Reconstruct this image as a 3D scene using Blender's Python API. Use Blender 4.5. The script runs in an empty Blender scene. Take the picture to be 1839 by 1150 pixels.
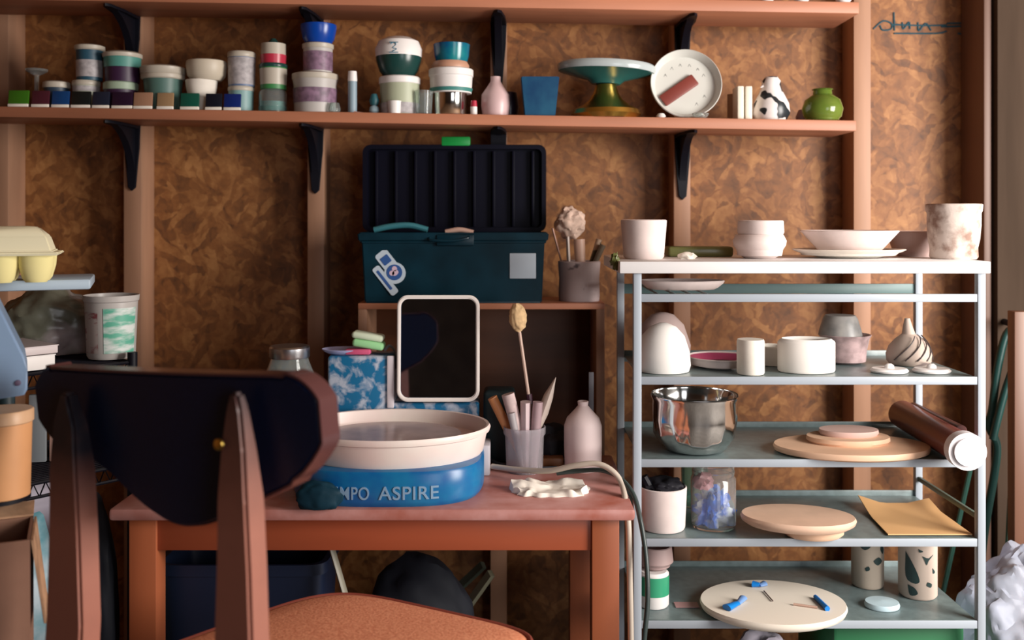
import bpy, bmesh, math, random
from mathutils import Vector, Matrix, noise
random.seed(7)
SC = bpy.context.scene
COL = SC.collection
# ------------------------------------------------------------------ camera, world, light, exposure
ZC, HZ, FP = 1.03, 390.0, 1750.0          # camera height, horizon row, focal length in pixels (1839x1150)
cam_d = bpy.data.cameras.new('camera'); cam = bpy.data.objects.new('camera', cam_d); COL.objects.link(cam)
cam.location = (0, 0, ZC); cam.rotation_euler = (math.pi/2, 0, 0)
cam_d.sensor_width = 36; cam_d.lens = 36*FP/1839; cam_d.shift_y = -(575-HZ)/1839
cam_d.clip_start = .05
cam_d.dof.use_dof = True; cam_d.dof.focus_distance = 1.78; cam_d.dof.aperture_fstop = 2.6
SC.camera = cam
w = bpy.data.worlds.new('world'); SC.world = w; w.use_nodes = True
w.node_tree.nodes['Background'].inputs[0].default_value = (.55, .75, 1, 1)
w.node_tree.nodes['Background'].inputs[1].default_value = .16
def area(name, loc, target, sx, sy, power, color):
    d = bpy.data.lights.new(name, 'AREA'); d.shape = 'RECTANGLE'; d.size = sx; d.size_y = sy
    d.energy = power; d.color = color
    o = bpy.data.objects.new(name, d); COL.objects.link(o); o.location = loc
    o.rotation_euler = (Vector(target)-Vector(loc)).to_track_quat('-Z', 'Y').to_euler()
    return o
area('window_daylight', (1.95, .72, 1.15), (.45, 2.1, .75), .9, 1.1, 74, (1, .94, .88))
area('doorway_daylight', (1.35, -1.45, 1.0), (.3, 2.1, .55), 1.0, 1.4, 17, (.95, .96, 1))
SC.view_settings.view_transform = 'Standard'; SC.view_settings.look = 'None'
SC.view_settings.gamma = 1; SC.view_settings.use_curve_mapping = False
SC.view_settings.exposure = 0.25

# ------------------------------------------------------------------ helpers
def P(px, py, D): return Vector(((px-919.5)/FP*D, D, ZC-(py-HZ)/FP*D))
def X(px, D): return (px-919.5)/FP*D
def Z(py, D): return ZC-(py-HZ)/FP*D
def tag(o, label=None, cat=None, group=None, kind=None):
    if label: o['label'] = label
    if cat: o['category'] = cat
    if group: o['group'] = group
    if kind: o['kind'] = kind
    return o
def empty(name, loc, label, cat, group=None, rz=0):
    o = bpy.data.objects.new(name, None); COL.objects.link(o); o.location = loc; o.rotation_euler.z = rz
    o.empty_display_size = .03
    return tag(o, label, cat, group)
def build(name, bm, mat, parent=None, loc=None, sharp=.7, rot=None, world=False):
    bmesh.ops.recalc_face_normals(bm, faces=bm.faces[:])
    for f in bm.faces: f.smooth = True
    for e in bm.edges:
        if len(e.link_faces) == 2 and e.calc_face_angle(0) > sharp: e.smooth = False
    me = bpy.data.meshes.new(name); bm.to_mesh(me); bm.free()
    o = bpy.data.objects.new(name, me); COL.objects.link(o)
    if mat: me.materials.append(mat)
    if parent:
        o.parent = parent
        if world:    # geometry given in world coordinates
            o.matrix_parent_inverse = Matrix.LocRotScale(parent.location, parent.rotation_euler, None).inverted()
    if loc is not None: o.location = loc
    if rot is not None: o.rotation_euler = rot
    return o
def box(bm, a, b, bev=0.0, seg=2, M=None):
    t = bmesh.new()
    bmesh.ops.create_cube(t, size=1)
    c = [(a[i]+b[i])/2 for i in range(3)]; s = [abs(b[i]-a[i]) for i in range(3)]
    for v in t.verts: v.co = Vector((v.co[i]*s[i]+c[i] for i in range(3)))
    if bev > 0: bmesh.ops.bevel(t, geom=t.edges[:], offset=min(bev, min(s)*.45), segments=seg, profile=.5, affect='EDGES')
    if M: t.transform(M)
    join(bm, t)
    return bm
def join(bm, t):
    me = bpy.data.meshes.new('tmp'); t.to_mesh(me); t.free(); bm.from_mesh(me); bpy.data.meshes.remove(me)
def nb(): return bmesh.new()
def B(a, b, bev=0.0, M=None): return box(nb(), a, b, bev, 2, M)
def lathe(prof, seg=40, sx=1, sy=1, fn=None, bm=None, M=None):
    t = nb(); rings = []
    for r, z in prof:
        if r <= 1e-6: rings.append([t.verts.new((0, 0, z))])
        else:
            rings.append([t.verts.new((r*sx*math.cos(2*math.pi*i/seg), r*sy*math.sin(2*math.pi*i/seg), z)) for i in range(seg)])
    for A, C in zip(rings, rings[1:]):
        for i in range(seg):
            j = (i+1) % seg
            if len(A) == 1 and len(C) == 1: continue
            if len(A) == 1: t.faces.new((A[0], C[j], C[i]))
            elif len(C) == 1: t.faces.new((A[i], A[j], C[0]))
            else: t.faces.new((A[i], A[j], C[j], C[i]))
    if fn:
        for v in t.verts: v.co = fn(v.co.copy())
    if M: t.transform(M)
    if bm is None: return t
    join(bm, t); return bm
def hollow(prof, t=.003, floor=None):
    floor = t*1.4 if floor is None else floor
    z0 = prof[0][1]
    inner = [(max(r-t, .0005), z) for r, z in prof if z > z0+floor*1.2]
    top = prof[-1]
    bot_r = max((inner[0][0] if inner else top[0]-t)*.92, .001)
    return [(0, z0)]+list(prof)+[(top[0]-t*.5, top[1]+t*.35)]+inner[::-1]+[(bot_r, z0+floor), (0, z0+floor)]
def solid(prof): return [(0, prof[0][1])]+list(prof)+[(0, prof[-1][1])]
def cr(pts, n=8):
    pts = [Vector(p) for p in pts]; out = []
    Q = [pts[0]*2-pts[1]]+pts+[pts[-1]*2-pts[-2]]
    for i in range(1, len(Q)-2):
        a, b, c, d = Q[i-1:i+3]
        for k in range(n):
            t = k/n
            out.append(.5*((2*b)+(c-a)*t+(2*a-5*b+4*c-d)*t*t+(3*b-a-3*c+d)*t**3))
    out.append(pts[-1]); return out
def tube(pts, r, seg=10, bm=None, smooth=0, flat=1.0):
    if smooth: pts = cr(pts, smooth)
    pts = [Vector(p) for p in pts]
    t = nb() if bm is None else bm
    R = r if isinstance(r, (list, tuple)) else [r]*len(pts)
    if len(R) != len(pts):
        R = [R[0]+(R[-1]-R[0])*i/(len(pts)-1) for i in range(len(pts))]
    rings = []; up = Vector((.0131, .021, 1)).normalized(); prev = None
    for i, p in enumerate(pts):
        d = (pts[min(i+1, len(pts)-1)]-pts[max(i-1, 0)]).normalized()
        u = prev if prev else (up if abs(d.dot(up)) < .95 else Vector((1, 0, .01)))
        s = d.cross(u).normalized(); n = s.cross(d).normalized(); prev = n
        rings.append([t.verts.new(p+(s*math.cos(a)+n*math.sin(a)*flat)*R[i]) for a in [2*math.pi*k/seg for k in range(seg)]])
    for A, C in zip(rings, rings[1:]):
        for k in range(seg): t.faces.new((A[k], A[(k+1) % seg], C[(k+1) % seg], C[k]))
    t.faces.new(rings[0][::-1]); t.faces.new(rings[-1])
    return t
def prism(pts, y0, y1, bev=0, M=None, bm=None):
    """outline in x,z extruded from y0 to y1"""
    t = nb()
    A = [t.verts.new((x, y0, z)) for x, z in pts]; C = [t.verts.new((x, y1, z)) for x, z in pts]
    t.faces.new(A); t.faces.new(C[::-1])
    n = len(pts)
    for i in range(n): t.faces.new((A[i], C[i], C[(i+1) % n], A[(i+1) % n]))
    if bev: bmesh.ops.bevel(t, geom=[e for e in t.edges if (e.verts[0] in A) == (e.verts[1] in A)], offset=bev, segments=2, affect='EDGES')
    if M: t.transform(M)
    if bm is None: return t
    join(bm, t); return bm
def rrect(w, h, r, n=6, cx=0, cz=0):
    out = []
    for (sx, sz, a0) in ((1, 1, 0), (-1, 1, 90), (-1, -1, 180), (1, -1, 270)):
        for k in range(n+1):
            a = math.radians(a0+90*k/n)
            out.append((cx+sx*(w/2-r)+r*math.cos(a), cz+sz*(h/2-r)+r*math.sin(a)))
    return out
def crumple(rx, ry, rz, amp, freq, seed=0, sub=4, flat_bottom=True, fold=None):
    t = nb(); bmesh.ops.create_icosphere(t, subdivisions=sub, radius=1)
    off = Vector((seed*3.7, seed*1.3, seed*2.1))
    for v in t.verts:
        n = v.co.copy().normalized()
        a = noise.noise(n*freq+off)+.5*noise.noise(n*freq*2.3+off)+.3*abs(noise.noise(n*freq*5+off))
        c = n*(1+amp*a)
        v.co = Vector((c.x*rx, c.y*ry, c.z*rz))
        if flat_bottom and v.co.z < -rz*.6: v.co.z = -rz*.6
    zmin = min(v.co.z for v in t.verts)
    for v in t.verts: v.co.z -= zmin
    return t

# ------------------------------------------------------------------ materials
MATS = {}
def mat(name, col, rough=.6, metal=0, var=.0, scale=30, col2=None, bump=0, spec=.5, trans=0, ior=1.45, stretch=None, thr=(.35, .65), coat=0, detail=4, alpha=1, dist=0):
    if name in MATS: return MATS[name]
    m = bpy.data.materials.new(name); m.use_nodes = True; nt = m.node_tree; N = nt.nodes; L = nt.links
    b = N['Principled BSDF']
    b.inputs['Base Color'].default_value = (*col, 1); b.inputs['Roughness'].default_value = rough
    b.inputs['Metallic'].default_value = metal; b.inputs['IOR'].default_value = ior
    b.inputs['Specular IOR Level'].default_value = spec
    b.inputs['Transmission Weight'].default_value = trans; b.inputs['Coat Weight'].default_value = coat
    b.inputs['Alpha'].default_value = alpha
    if var > 0 or col2:
        tc = N.new('ShaderNodeTexCoord'); mp = N.new('ShaderNodeMapping'); nz = N.new('ShaderNodeTexNoise')
        L.new(tc.outputs['Object'], mp.inputs[0]); L.new(mp.outputs[0], nz.inputs['Vector'])
        if stretch: mp.inputs['Scale'].default_value = stretch
        nz.inputs['Scale'].default_value = scale; nz.inputs['Detail'].default_value = detail; nz.inputs['Distortion'].default_value = dist
        rp = N.new('ShaderNodeValToRGB'); L.new(nz.outputs['Fac'], rp.inputs[0]); L.new(rp.outputs[0], b.inputs['Base Color'])
        c2 = col2 if col2 else tuple(min(1, c*(1+var)) for c in col)
        c1 = col if col2 else tuple(c*(1-var) for c in col)
        rp.color_ramp.elements[0].position = thr[0]; rp.color_ramp.elements[1].position = thr[1]
        rp.color_ramp.elements[0].color = (*c1, 1); rp.color_ramp.elements[1].color = (*c2, 1)
        if bump:
            bp = N.new('ShaderNodeBump'); bp.inputs['Strength'].default_value = bump; bp.inputs['Distance'].default_value = .002
            L.new(nz.outputs['Fac'], bp.inputs['Height']); L.new(bp.outputs[0], b.inputs['Normal'])
    MATS[name] = m; return m
def osb():
    m = bpy.data.materials.new('osb_board'); m.use_nodes = True; nt = m.node_tree; N = nt.nodes; L = nt.links
    b = N['Principled BSDF']; b.inputs['Roughness'].default_value = .62
    tc = N.new('ShaderNodeTexCoord')
    wn = N.new('ShaderNodeTexNoise'); wn.inputs['Scale'].default_value = 16; wn.inputs['Detail'].default_value = 4
    L.new(tc.outputs['Object'], wn.inputs['Vector'])
    vm = N.new('ShaderNodeVectorMath'); vm.operation = 'SCALE'; vm.inputs['Scale'].default_value = .06
    L.new(wn.outputs['Color'], vm.inputs[0])
    ad = N.new('ShaderNodeVectorMath'); ad.operation = 'ADD'
    L.new(tc.outputs['Object'], ad.inputs[0]); L.new(vm.outputs[0], ad.inputs[1])
    vals = []
    for ang, sc in ((32, (16, 16, 52)), (-48, (18, 18, 56)), (84, (17, 17, 60))):
        mp = N.new('ShaderNodeMapping'); mp.vector_type = 'TEXTURE'; mp.inputs['Rotation'].default_value = (0, math.radians(ang), 0)
        mp.inputs['Scale'].default_value = tuple(1/q_ for q_ in sc)
        L.new(ad.outputs[0], mp.inputs[0])
        v = N.new('ShaderNodeTexVoronoi'); v.inputs['Scale'].default_value = 1
        L.new(mp.outputs[0], v.inputs['Vector'])
        sp = N.new('ShaderNodeSeparateColor'); L.new(v.outputs['Color'], sp.inputs[0]); vals.append(sp.outputs[0])
    sel = N.new('ShaderNodeTexNoise'); sel.inputs['Scale'].default_value = 16; L.new(tc.outputs['Object'], sel.inputs['Vector'])
    r1 = N.new('ShaderNodeValToRGB'); r1.color_ramp.elements[0].position = .47; r1.color_ramp.elements[1].position = .53
    L.new(sel.outputs['Fac'], r1.inputs[0])
    mx = N.new('ShaderNodeMix'); mx.data_type = 'FLOAT'; L.new(r1.outputs[0], mx.inputs[0]); L.new(vals[0], mx.inputs[2]); L.new(vals[1], mx.inputs[3])
    mx2 = N.new('ShaderNodeMix'); mx2.data_type = 'FLOAT'; mx2.inputs[0].default_value = .35; L.new(mx.outputs[0], mx2.inputs[2]); L.new(vals[2], mx2.inputs[3])
    fine = N.new('ShaderNodeTexNoise'); fine.inputs['Scale'].default_value = 60; fine.inputs['Detail'].default_value = 5; L.new(ad.outputs[0], fine.inputs['Vector'])
    mx3 = N.new('ShaderNodeMix'); mx3.data_type = 'FLOAT'; mx3.inputs[0].default_value = .5; L.new(mx2.outputs[0], mx3.inputs[2]); L.new(fine.outputs['Fac'], mx3.inputs[3])
    rp = N.new('ShaderNodeValToRGB'); L.new(mx3.outputs[0], rp.inputs[0])
    e = rp.color_ramp.elements; e[0].position = .15; e[0].color = (.075, .027, .009, 1); e[1].position = .9; e[1].color = (.44, .205, .068, 1)
    q = e.new(.5); q.color = (.225, .083, .022, 1)
    L.new(rp.outputs[0], b.inputs['Base Color'])
    bp = N.new('ShaderNodeBump'); bp.inputs['Strength'].default_value = .35; bp.inputs['Distance'].default_value = .002
    L.new(mx3.outputs[0], bp.inputs['Height']); L.new(bp.outputs[0], b.inputs['Normal'])
    return m
OSB = osb()
PINE = mat('pine', (.36, .19, .115), .55, var=.18, scale=14, stretch=(1, 1, .12), col2=None)
PINEX = mat('pine_board', (.42, .165, .09), .5, var=.2, scale=14, stretch=(.1, 1, 1))
POST = mat('planed_post', (.07, .047, .034), .9, spec=.02, var=.2, scale=14, stretch=(1, 1, .1))
DARKWOOD = mat('brown_plywood', (.13, .048, .022), .55, var=.25, scale=14, stretch=(.1, 1, 1))
TABLE = mat('red_stained_wood', (.30, .065, .026), .42, var=.14, scale=10, stretch=(.15, 1, 1))
TABLEV = mat('red_stained_leg', (.36, .10, .04), .42, var=.14, scale=10, stretch=(1, 1, .15))
TABLETOP = mat('dusty_table_top', (.32, .09, .06), .4, scale=16, col2=(.50, .26, .24), thr=(.3, .72), detail=7)
BLACK = mat('black_steel', (.004, .004, .008), .5, spec=.25)
NAVY = mat('dark_vinyl', (.004, .009, .032), .36, var=.15, scale=300, spec=.35)
RACK = mat('grey_enamel', (.35, .39, .44), .4)
RACKS = mat('grey_shelf_sheet', (.15, .20, .205), .32, var=.12, scale=60)
WHITEBOARD = mat('white_board', (.82, .80, .80), .5)
BISQUE = mat('pale_bisque', (.74, .62, .59), .8, var=.04, scale=40)
BISQUE2 = mat('cream_bisque', (.78, .72, .64), .85, var=.04, scale=40)
WHITE = mat('white_glaze', (.80, .76, .74), .45)
CREAM = mat('cream_lid', (.46, .41, .34), .4)
LABEL = mat('pale_label', (.36, .33, .34), .5, var=.2, scale=90)
GLASS = mat('clear_glass', (.86, .93, .92), .04, trans=.92, ior=1.3, spec=.5)
STEEL = mat('polished_steel', (.78, .76, .74), .12, metal=1)
CHROME = mat('dull_metal', (.5, .5, .52), .3, metal=1)
BRASS = mat('brass', (.62, .42, .10), .28, metal=1)
WOODLT = mat('light_bat_wood', (.72, .46, .31), .6, var=.08, scale=20, stretch=(.3, 1, 1))
BLUEP = mat('splashed_blue_plastic', (.008, .13, .28), .4, dist=.5, scale=34, col2=(.42, .46, .55), thr=(.46, .60), detail=6)
BLUEB = mat('blue_plastic', (.004, .09, .28), .3, scale=18, col2=(.008, .16, .34), thr=(.4, .7))
PAN = mat('cream_pan', (.74, .56, .53), .4, scale=9, col2=(.78, .70, .64), thr=(.3, .7))
WET = mat('wet_clay', (.36, .26, .25), .22, var=.12, scale=22)
def shade_fade(name, c1, c2, z0, z1):
    """chair leg wood with painted-in shade: brown below fading to near black, broken up by noise"""
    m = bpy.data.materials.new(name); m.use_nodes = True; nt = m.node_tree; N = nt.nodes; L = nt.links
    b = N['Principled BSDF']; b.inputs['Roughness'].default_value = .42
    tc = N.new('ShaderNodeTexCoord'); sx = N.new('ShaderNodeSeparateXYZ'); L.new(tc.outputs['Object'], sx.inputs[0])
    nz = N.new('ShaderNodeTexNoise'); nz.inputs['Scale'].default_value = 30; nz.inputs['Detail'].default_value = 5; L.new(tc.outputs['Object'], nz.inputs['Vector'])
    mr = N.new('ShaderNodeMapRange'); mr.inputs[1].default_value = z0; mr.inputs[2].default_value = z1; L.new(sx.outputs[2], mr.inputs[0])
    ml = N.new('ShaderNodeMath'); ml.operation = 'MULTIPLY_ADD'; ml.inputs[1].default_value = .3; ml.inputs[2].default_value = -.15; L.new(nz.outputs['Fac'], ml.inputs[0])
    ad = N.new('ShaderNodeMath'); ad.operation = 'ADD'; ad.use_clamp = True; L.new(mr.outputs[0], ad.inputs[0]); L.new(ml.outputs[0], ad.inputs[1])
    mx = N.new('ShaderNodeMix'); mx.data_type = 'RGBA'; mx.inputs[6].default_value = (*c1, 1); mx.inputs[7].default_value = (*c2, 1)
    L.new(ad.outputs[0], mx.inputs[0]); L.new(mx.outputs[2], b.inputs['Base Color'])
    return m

# ------------------------------------------------------------------ the room
DW, DS, DF = 2.33, 2.25, 2.086        # osb face, stud face, wall shelf front
def struct(name, bm, m): return tag(build(name, bm, m), kind='structure')
struct('wall_back', B((-2.1, DW, 0), (2.6, DW+.02, 2.2)), OSB)
struct('floor', B((-2.1, -1.7, -.03), (2.6, DW+.02, 0)), mat('concrete_floor', (.16, .15, .14), .8, var=.2, scale=8))
struct('ceiling', B((-2.1, -1.7, 2.2), (2.6, DW+.02, 2.23)), mat('ceiling_board', (.30, .17, .09), .7, var=.2, scale=10))
struct('wall_left', B((-2.12, -1.7, 0), (-2.1, DW+.02, 2.2)), OSB)
for nm, a, b in (('wall_right', (2.6, -1.7, 0), (2.62, DW+.02, 2.2)), ('wall_front', (-2.1, -1.72, 0), (2.6, -1.7, 2.2))):
    struct(nm, B(a, b), mat('dark_board', (.10, .07, .05), .7, var=.2, scale=10))
for i, (a, b) in enumerate(((-1.222, -1.163), (-.897, -.855), (-.4725, -.434), (-.05, -.012), (.3735, .412), (.789, .829))):
    struct('trim_%d' % (i+1), B((a, DS, 0), (b, DW, 2.2), .002), PINE)
struct('trim_7', B((1.073, 2.215, 0), (1.090, DW, 2.2), .002), mat('reddish_batten', (.13, .07, .05), .5, var=.15, scale=12, stretch=(1, 1, .1)))
struct('trim_8', B((1.096, 2.20, 0), (1.46, DW, 2.2), .003), POST)
# pencil and ink marks on the board
inkm = mat('teal_ink', (.012, .06, .085), .7)
bm = nb()
for pts in (((1568, 52), (1585, 38), (1600, 42), (1600, 52), (1585, 54), (1580, 46)), ((1605, 22), (1606, 55)),
            ((1600, 44), (1660, 46), (1700, 45)), ((1620, 40), (1622, 52), (1632, 40), (1634, 52)), ((1648, 40), (1650, 55), (1662, 42), (1672, 55)),
            ((1690, 48), (1768, 46)), ((1700, 42), (1768, 41)), ((1720, 60), (1768, 68)), ((1605, 60), (1680, 60), (1700, 56))):
    tube([P(x, y, DW-.0005) for x, y in pts], .0022, 6, bm, smooth=5)
tag(build('ink_marking', bm, inkm), 'blurred teal ink handwriting across the board wall at top right', 'marking')

# wall shelves
def zmid(x): return 1.2491-.0165*x
def ztop(x): return 1.503-.0165*x
def plank(zf, x0, x1, th, label):
    bm = nb(); box(bm, (x0, DF, -th), (x1, DS, 0), .002)
    for v in bm.verts: v.co.z += zf(v.co.x)
    return tag(build('wall_shelf', bm, PINEX), label, 'shelf')
plank(zmid, -1.35, X(1538, DF), .023, 'lower pine wall shelf carrying the glaze jars and pots')
plank(ztop, -1.35, X(1543, DF), .025, 'upper pine wall shelf running along the top of the photo')
def bracket(x, zf, tip_dx, label, th, ws_=1.0):
    z = zf(x)-th
    r = empty('shelf_bracket', (x, DS, z), label, 'bracket', 'black shelf brackets')
    # tapered upright plate on the stud
    bm = nb()
    prism([(-.019, 0), (.019, 0), (.017, -.05), (.009, -.142), (0, -.15), (-.009, -.142), (-.017, -.05)], -.007, 0, .0015, bm=bm)
    build('upright_plate', bm, BLACK, r)
    bm = nb()
    t = nb(); L_ = DS-DF-.012
    out = [(-.018, 0), (.018, 0), (.016, -.08), (.008, -L_+.01), (0, -L_), (-.008, -L_+.01), (-.016, -.08)]
    A = [t.verts.new((a, b, -.001)) for a, b in out]; C = [t.verts.new((a, b, -.007)) for a, b in out]
    t.faces.new(A); t.faces.new(C[::-1])
    for i in range(7): t.faces.new((A[i], C[i], C[(i+1) % 7], A[(i+1) % 7]))
    join(bm, t)
    build('shelf_arm', bm, BLACK, r)
    bm = nb()   # curved web rib
    pts = [(0, 0)]
    for k in range(9):
        a = k/8; pts.append((-(1-a)**1.7*(L_-.02)*ws_-.004*a, -(a**1.7)*.125*ws_-.004))
    t = nb()
    A = [t.verts.new((-.008, y, z_)) for y, z_ in pts]; C = [t.verts.new((.008, y, z_)) for y, z_ in pts]
    t.faces.new(A); t.faces.new(C[::-1])
    for i in range(len(pts)): j = (i+1) % len(pts); t.faces.new((A[i], C[i], C[j], A[j]))
    join(bm, t); build('web', bm, BLACK, r)
for x, s in ((-.876, 'first from the left'), (-.453, 'second from the left'), (-.031, 'above the toolbox'), (.393, 'at the right')):
    bracket(x, zmid, 0, 'black steel bracket under the lower wall shelf, '+s, .023, .12 if 'toolbox' in s else 1)
for x, s in ((-.876, 'above the stacked glaze tubs at left'), (-.453, 'above the blue bowl'), (-.031, 'above the pink bottle'), (.393, 'above the leaning round dish')):
    bracket(x, ztop, 0, 'black steel bracket under the upper wall shelf, '+s, .025)

# ------------------------------------------------------------------ vessels from pixel profiles
def vessel(name, label, cat, px, D, zb, parts, group=None, sx=1, sy=1, tilt=None, seg=40, dz=0, fn=None):
    """parts: (part name, profile [(half width px, height px)], material, mode, wall)"""
    k = D/FP; loc = (X(px, D), D, zb+dz)
    def mk(pr, mode, t):
        pr = [(a*k, b*k) for a, b in pr]
        return lathe(hollow(pr, t) if mode == 'h' else (solid(pr) if mode == 's' else pr), seg, sx, sy, fn)
    if len(parts) == 1:
        p = parts[0]
        o = build(name, mk(p[1], p[3] if len(p) > 3 else 's', p[4] if len(p) > 4 else .003), p[2], loc=loc)
        tag(o, label, cat, group)
    else:
        o = empty(name, loc, label, cat, group)
        for p in parts:
            c = build(p[0], mk(p[1], p[3] if len(p) > 3 else 's', p[4] if len(p) > 4 else .003), p[2], o)
            if len(p) > 5: c['label'] = p[5]
    if tilt: o.rotation_euler = tilt
    return o
def hpx(h, D): return h*D/FP
def tub(label, px, D, zb, hw, h, bodym, lidm, lab=None, lidh=10, name='tub', cat='tub', taper=.92, group=None, labm=None, glass=False):
    parts = [('body', [(hw*taper, 0), (hw*.96, h-lidh)], bodym, 's')]
    if lab: parts.append(('paper_label', [(hw*.965*(taper+(1-taper)*.5), h*lab[0]), (hw*.975, h*lab[1])], labm or LABEL, 'o'))
    parts.append(('lid', [(hw*.97, h-lidh), (hw, h-lidh+1), (hw, h-2), (hw*.94, h)], lidm, 's'))
    return vessel(name, label, cat, px, D, zb, parts, group)
DJ = 2.137
def zs(px, D=DJ): return zmid(X(px, D))
def c(name, *rgb, r=.45, **k): return mat(name, rgb, r, **k)
DG = c('dark_green', .012, .05, .045, r=.25); TEAL = c('teal', .05, .22, .20); PURP = c('dark_purple', .035, .012, .04)
BLU = c('royal_blue', .004, .05, .32, r=.25); LAV = c('mauve_label', .20, .12, .18, var=.3, scale=80)
GREENISH = c('pale_green_plastic', .42, .45, .32); GRN = c('emerald', .02, .16, .08)

# row of glaze test tiles on the front edge
tiles = [(15, 51, (.06, .22, .015), 'bright green'), (57, 88, (.10, .02, .035), 'maroon'), (93, 124, (.01, .07, .25), 'medium blue'), (128, 162, (.012, .015, .015), 'near black'),
         (166, 196, (.02, .025, .05), 'slate navy'), (201, 238, (.03, .01, .035), 'dark aubergine'), (240, 273, (.50, .27, .17), 'peach tan'), (282, 311, (.48, .30, .16), 'sandy tan'),
         (324, 357, (.01, .12, .08), 'sea green'), (369, 398, (.01, .012, .025), 'ink black'), (402, 432, (.01, .03, .22), 'deep blue')]
for a, b, col_, nm in tiles:
    D = 2.092; x0, x1 = X(a, D), X(b, D); xc = (x0+x1)/2; hw = (x1-x0)/2; z = zmid(xc)
    r = empty('glaze_test_tile', (xc, D, z), nm+' glaze test tile standing on the front edge of the lower wall shelf', 'test tile', 'glaze test tiles along the shelf edge')
    M = Matrix.Rotation(math.radians(-8), 4, 'X')
    build('glazed_face', B((-hw, -.003, .006), (hw, .003, .036), .001, M), c('tile_'+nm.replace(' ', '_'), *[q*.65 for q in col_], r=.3), r)
    build('bare_foot', B((-hw, -.004, 0), (hw, .004, .0065), .001), BISQUE2, r)

# jars and tubs, left to right (pixel half widths at DJ)
vessel('glass_stand', 'small clear glass stand behind the maroon test tile', 'glass', 66, DJ, zs(66), [('glass', [(14, 0), (14, 3), (4, 6), (4, 60), (18, 68), (19, 72)], GLASS, 's')])
vessel('glaze_jar', 'short jar with a wide cream lid behind the blue test tile', 'jar', 102, DJ, zs(102),
       [('body', [(20, 0), (21, 38)], c('dark_slate_jar', .03, .05, .08), 's'), ('lid', [(23, 38), (24, 40), (23, 48), (19, 50)], CREAM, 's')])
def stack(px, items, D=DJ):
    z = zs(px, D)
    for it in items:
        it(z); z += hpx(it.h, D)
class T:
    def __init__(s, h, f): s.h = h; s.f = f
    def __call__(s, z): s.f(z)
stack(157, [T(52, lambda z: tub('pale green jar beneath the blue and pink banded jar, left end', 155, DJ, z, 24, 52, c('pale_jar', .40, .42, .33), CREAM, (.45, .8), 9, 'glaze_jar', 'jar')),
            T(64, lambda z: vessel('glaze_jar', 'jar with teal neck, pinkish label and cream lid, top of the leftmost stack', 'jar', 161, DJ, z,
              [('body', [(22, 0), (23, 54)], c('teal_dark', .02, .07, .11), 's'), ('paper_label', [(22.6, 6), (23.2, 36)], LABEL, 'o'), ('lid', [(24, 54), (26, 56), (26, 62), (22, 64)], CREAM, 's')]))])
stack(218, [T(50, lambda z: tub('dark purple tub with a pale green lid, below the aqua-banded tub', 217, DJ, z, 30, 50, PURP, c('pale_green_lid', .30, .38, .28), None, 14, taper=.88)),
            T(54, lambda z: vessel('glaze_tub', 'dark purple tub with aqua band and peach lid, second stack from the left', 'tub', 220, DJ, z,
              [('body', [(29, 0), (31, 44)], PURP, 's'), ('aqua_band', [(31.2, 26), (31.8, 44)], c('aqua', .08, .26, .22), 'o'), ('lid', [(33, 44), (34, 46), (34, 51), (29, 54)], CREAM, 's')]))])
vessel('glaze_tub', 'wide grey-green tub with double cream rim, behind the tan test tiles', 'tub', 293, DJ, zs(293),
       [('body', [(28, 0), (34, 56)], c('grey_green_tub', .07, .14, .12), 's'), ('lid', [(36, 56), (38, 58), (38, 64), (37, 65), (39, 67), (40, 77), (34, 80)], CREAM, 's')])
stack(362, [T(56, lambda z: vessel('cup', 'cream cup under the upturned wide bowl, behind the sea green tile', 'cup', 362, DJ, z, [('body', [(17, 0), (20, 10), (27, 45), (28, 56)], BISQUE2, 'h')])),
            T(34, lambda z: vessel('bowl', 'wide cream bowl balanced on the cream cup on the lower wall shelf', 'bowl', 371, DJ, z, [('body', [(26, 0), (33, 8), (36, 26), (35, 34)], c('cream_bowl', .55, .48, .38), 'h', .004)]))])
stack(433, [T(46, lambda z: tub('white and teal jar under the tall pale-labelled jar', 433, DJ, z, 23, 46, c('pale_teal', .20, .34, .34), CREAM, None, 8, 'glaze_jar', 'jar')),
            T(62, lambda z: tub('tall jar with pale printed label and cream lid beside the red-banded bottle', 434, DJ, z, 25, 62, c('blue_grey', .12, .17, .28), CREAM, (.05, .82), 10, 'glaze_jar', 'jar'))])
stack(490, [T(42, lambda z: vessel('glass_jar', 'small glass jar under the green jar on the lower wall shelf', 'jar', 490, DJ, z, [('glass', [(25, 0), (25, 36), (21, 42)], GLASS, 'h', .002), ('glaze_powder', [(22, 3), (22, 20)], TEAL, 's')])),
            T(46, lambda z: tub('green jar with a cream label below the red-banded bottle', 491, DJ, z, 25, 46, c('leaf_green', .04, .20, .06), DG, (.15, .8), 7, 'glaze_jar', 'jar', labm=CREAM)),
            T(44, lambda z: vessel('glaze_bottle', 'bottle with red base band and green tip, topmost of its stack', 'bottle', 491, DJ, z,
              [('body', [(22, 0), (23, 16)], c('red', .45, .03, .06, r=.3), 's'), ('paper_label', [(22, 16), (22, 36)], CREAM, 's'), ('cap', [(14, 36), (9, 40), (4, 46)], DG, 's')]))])
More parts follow.
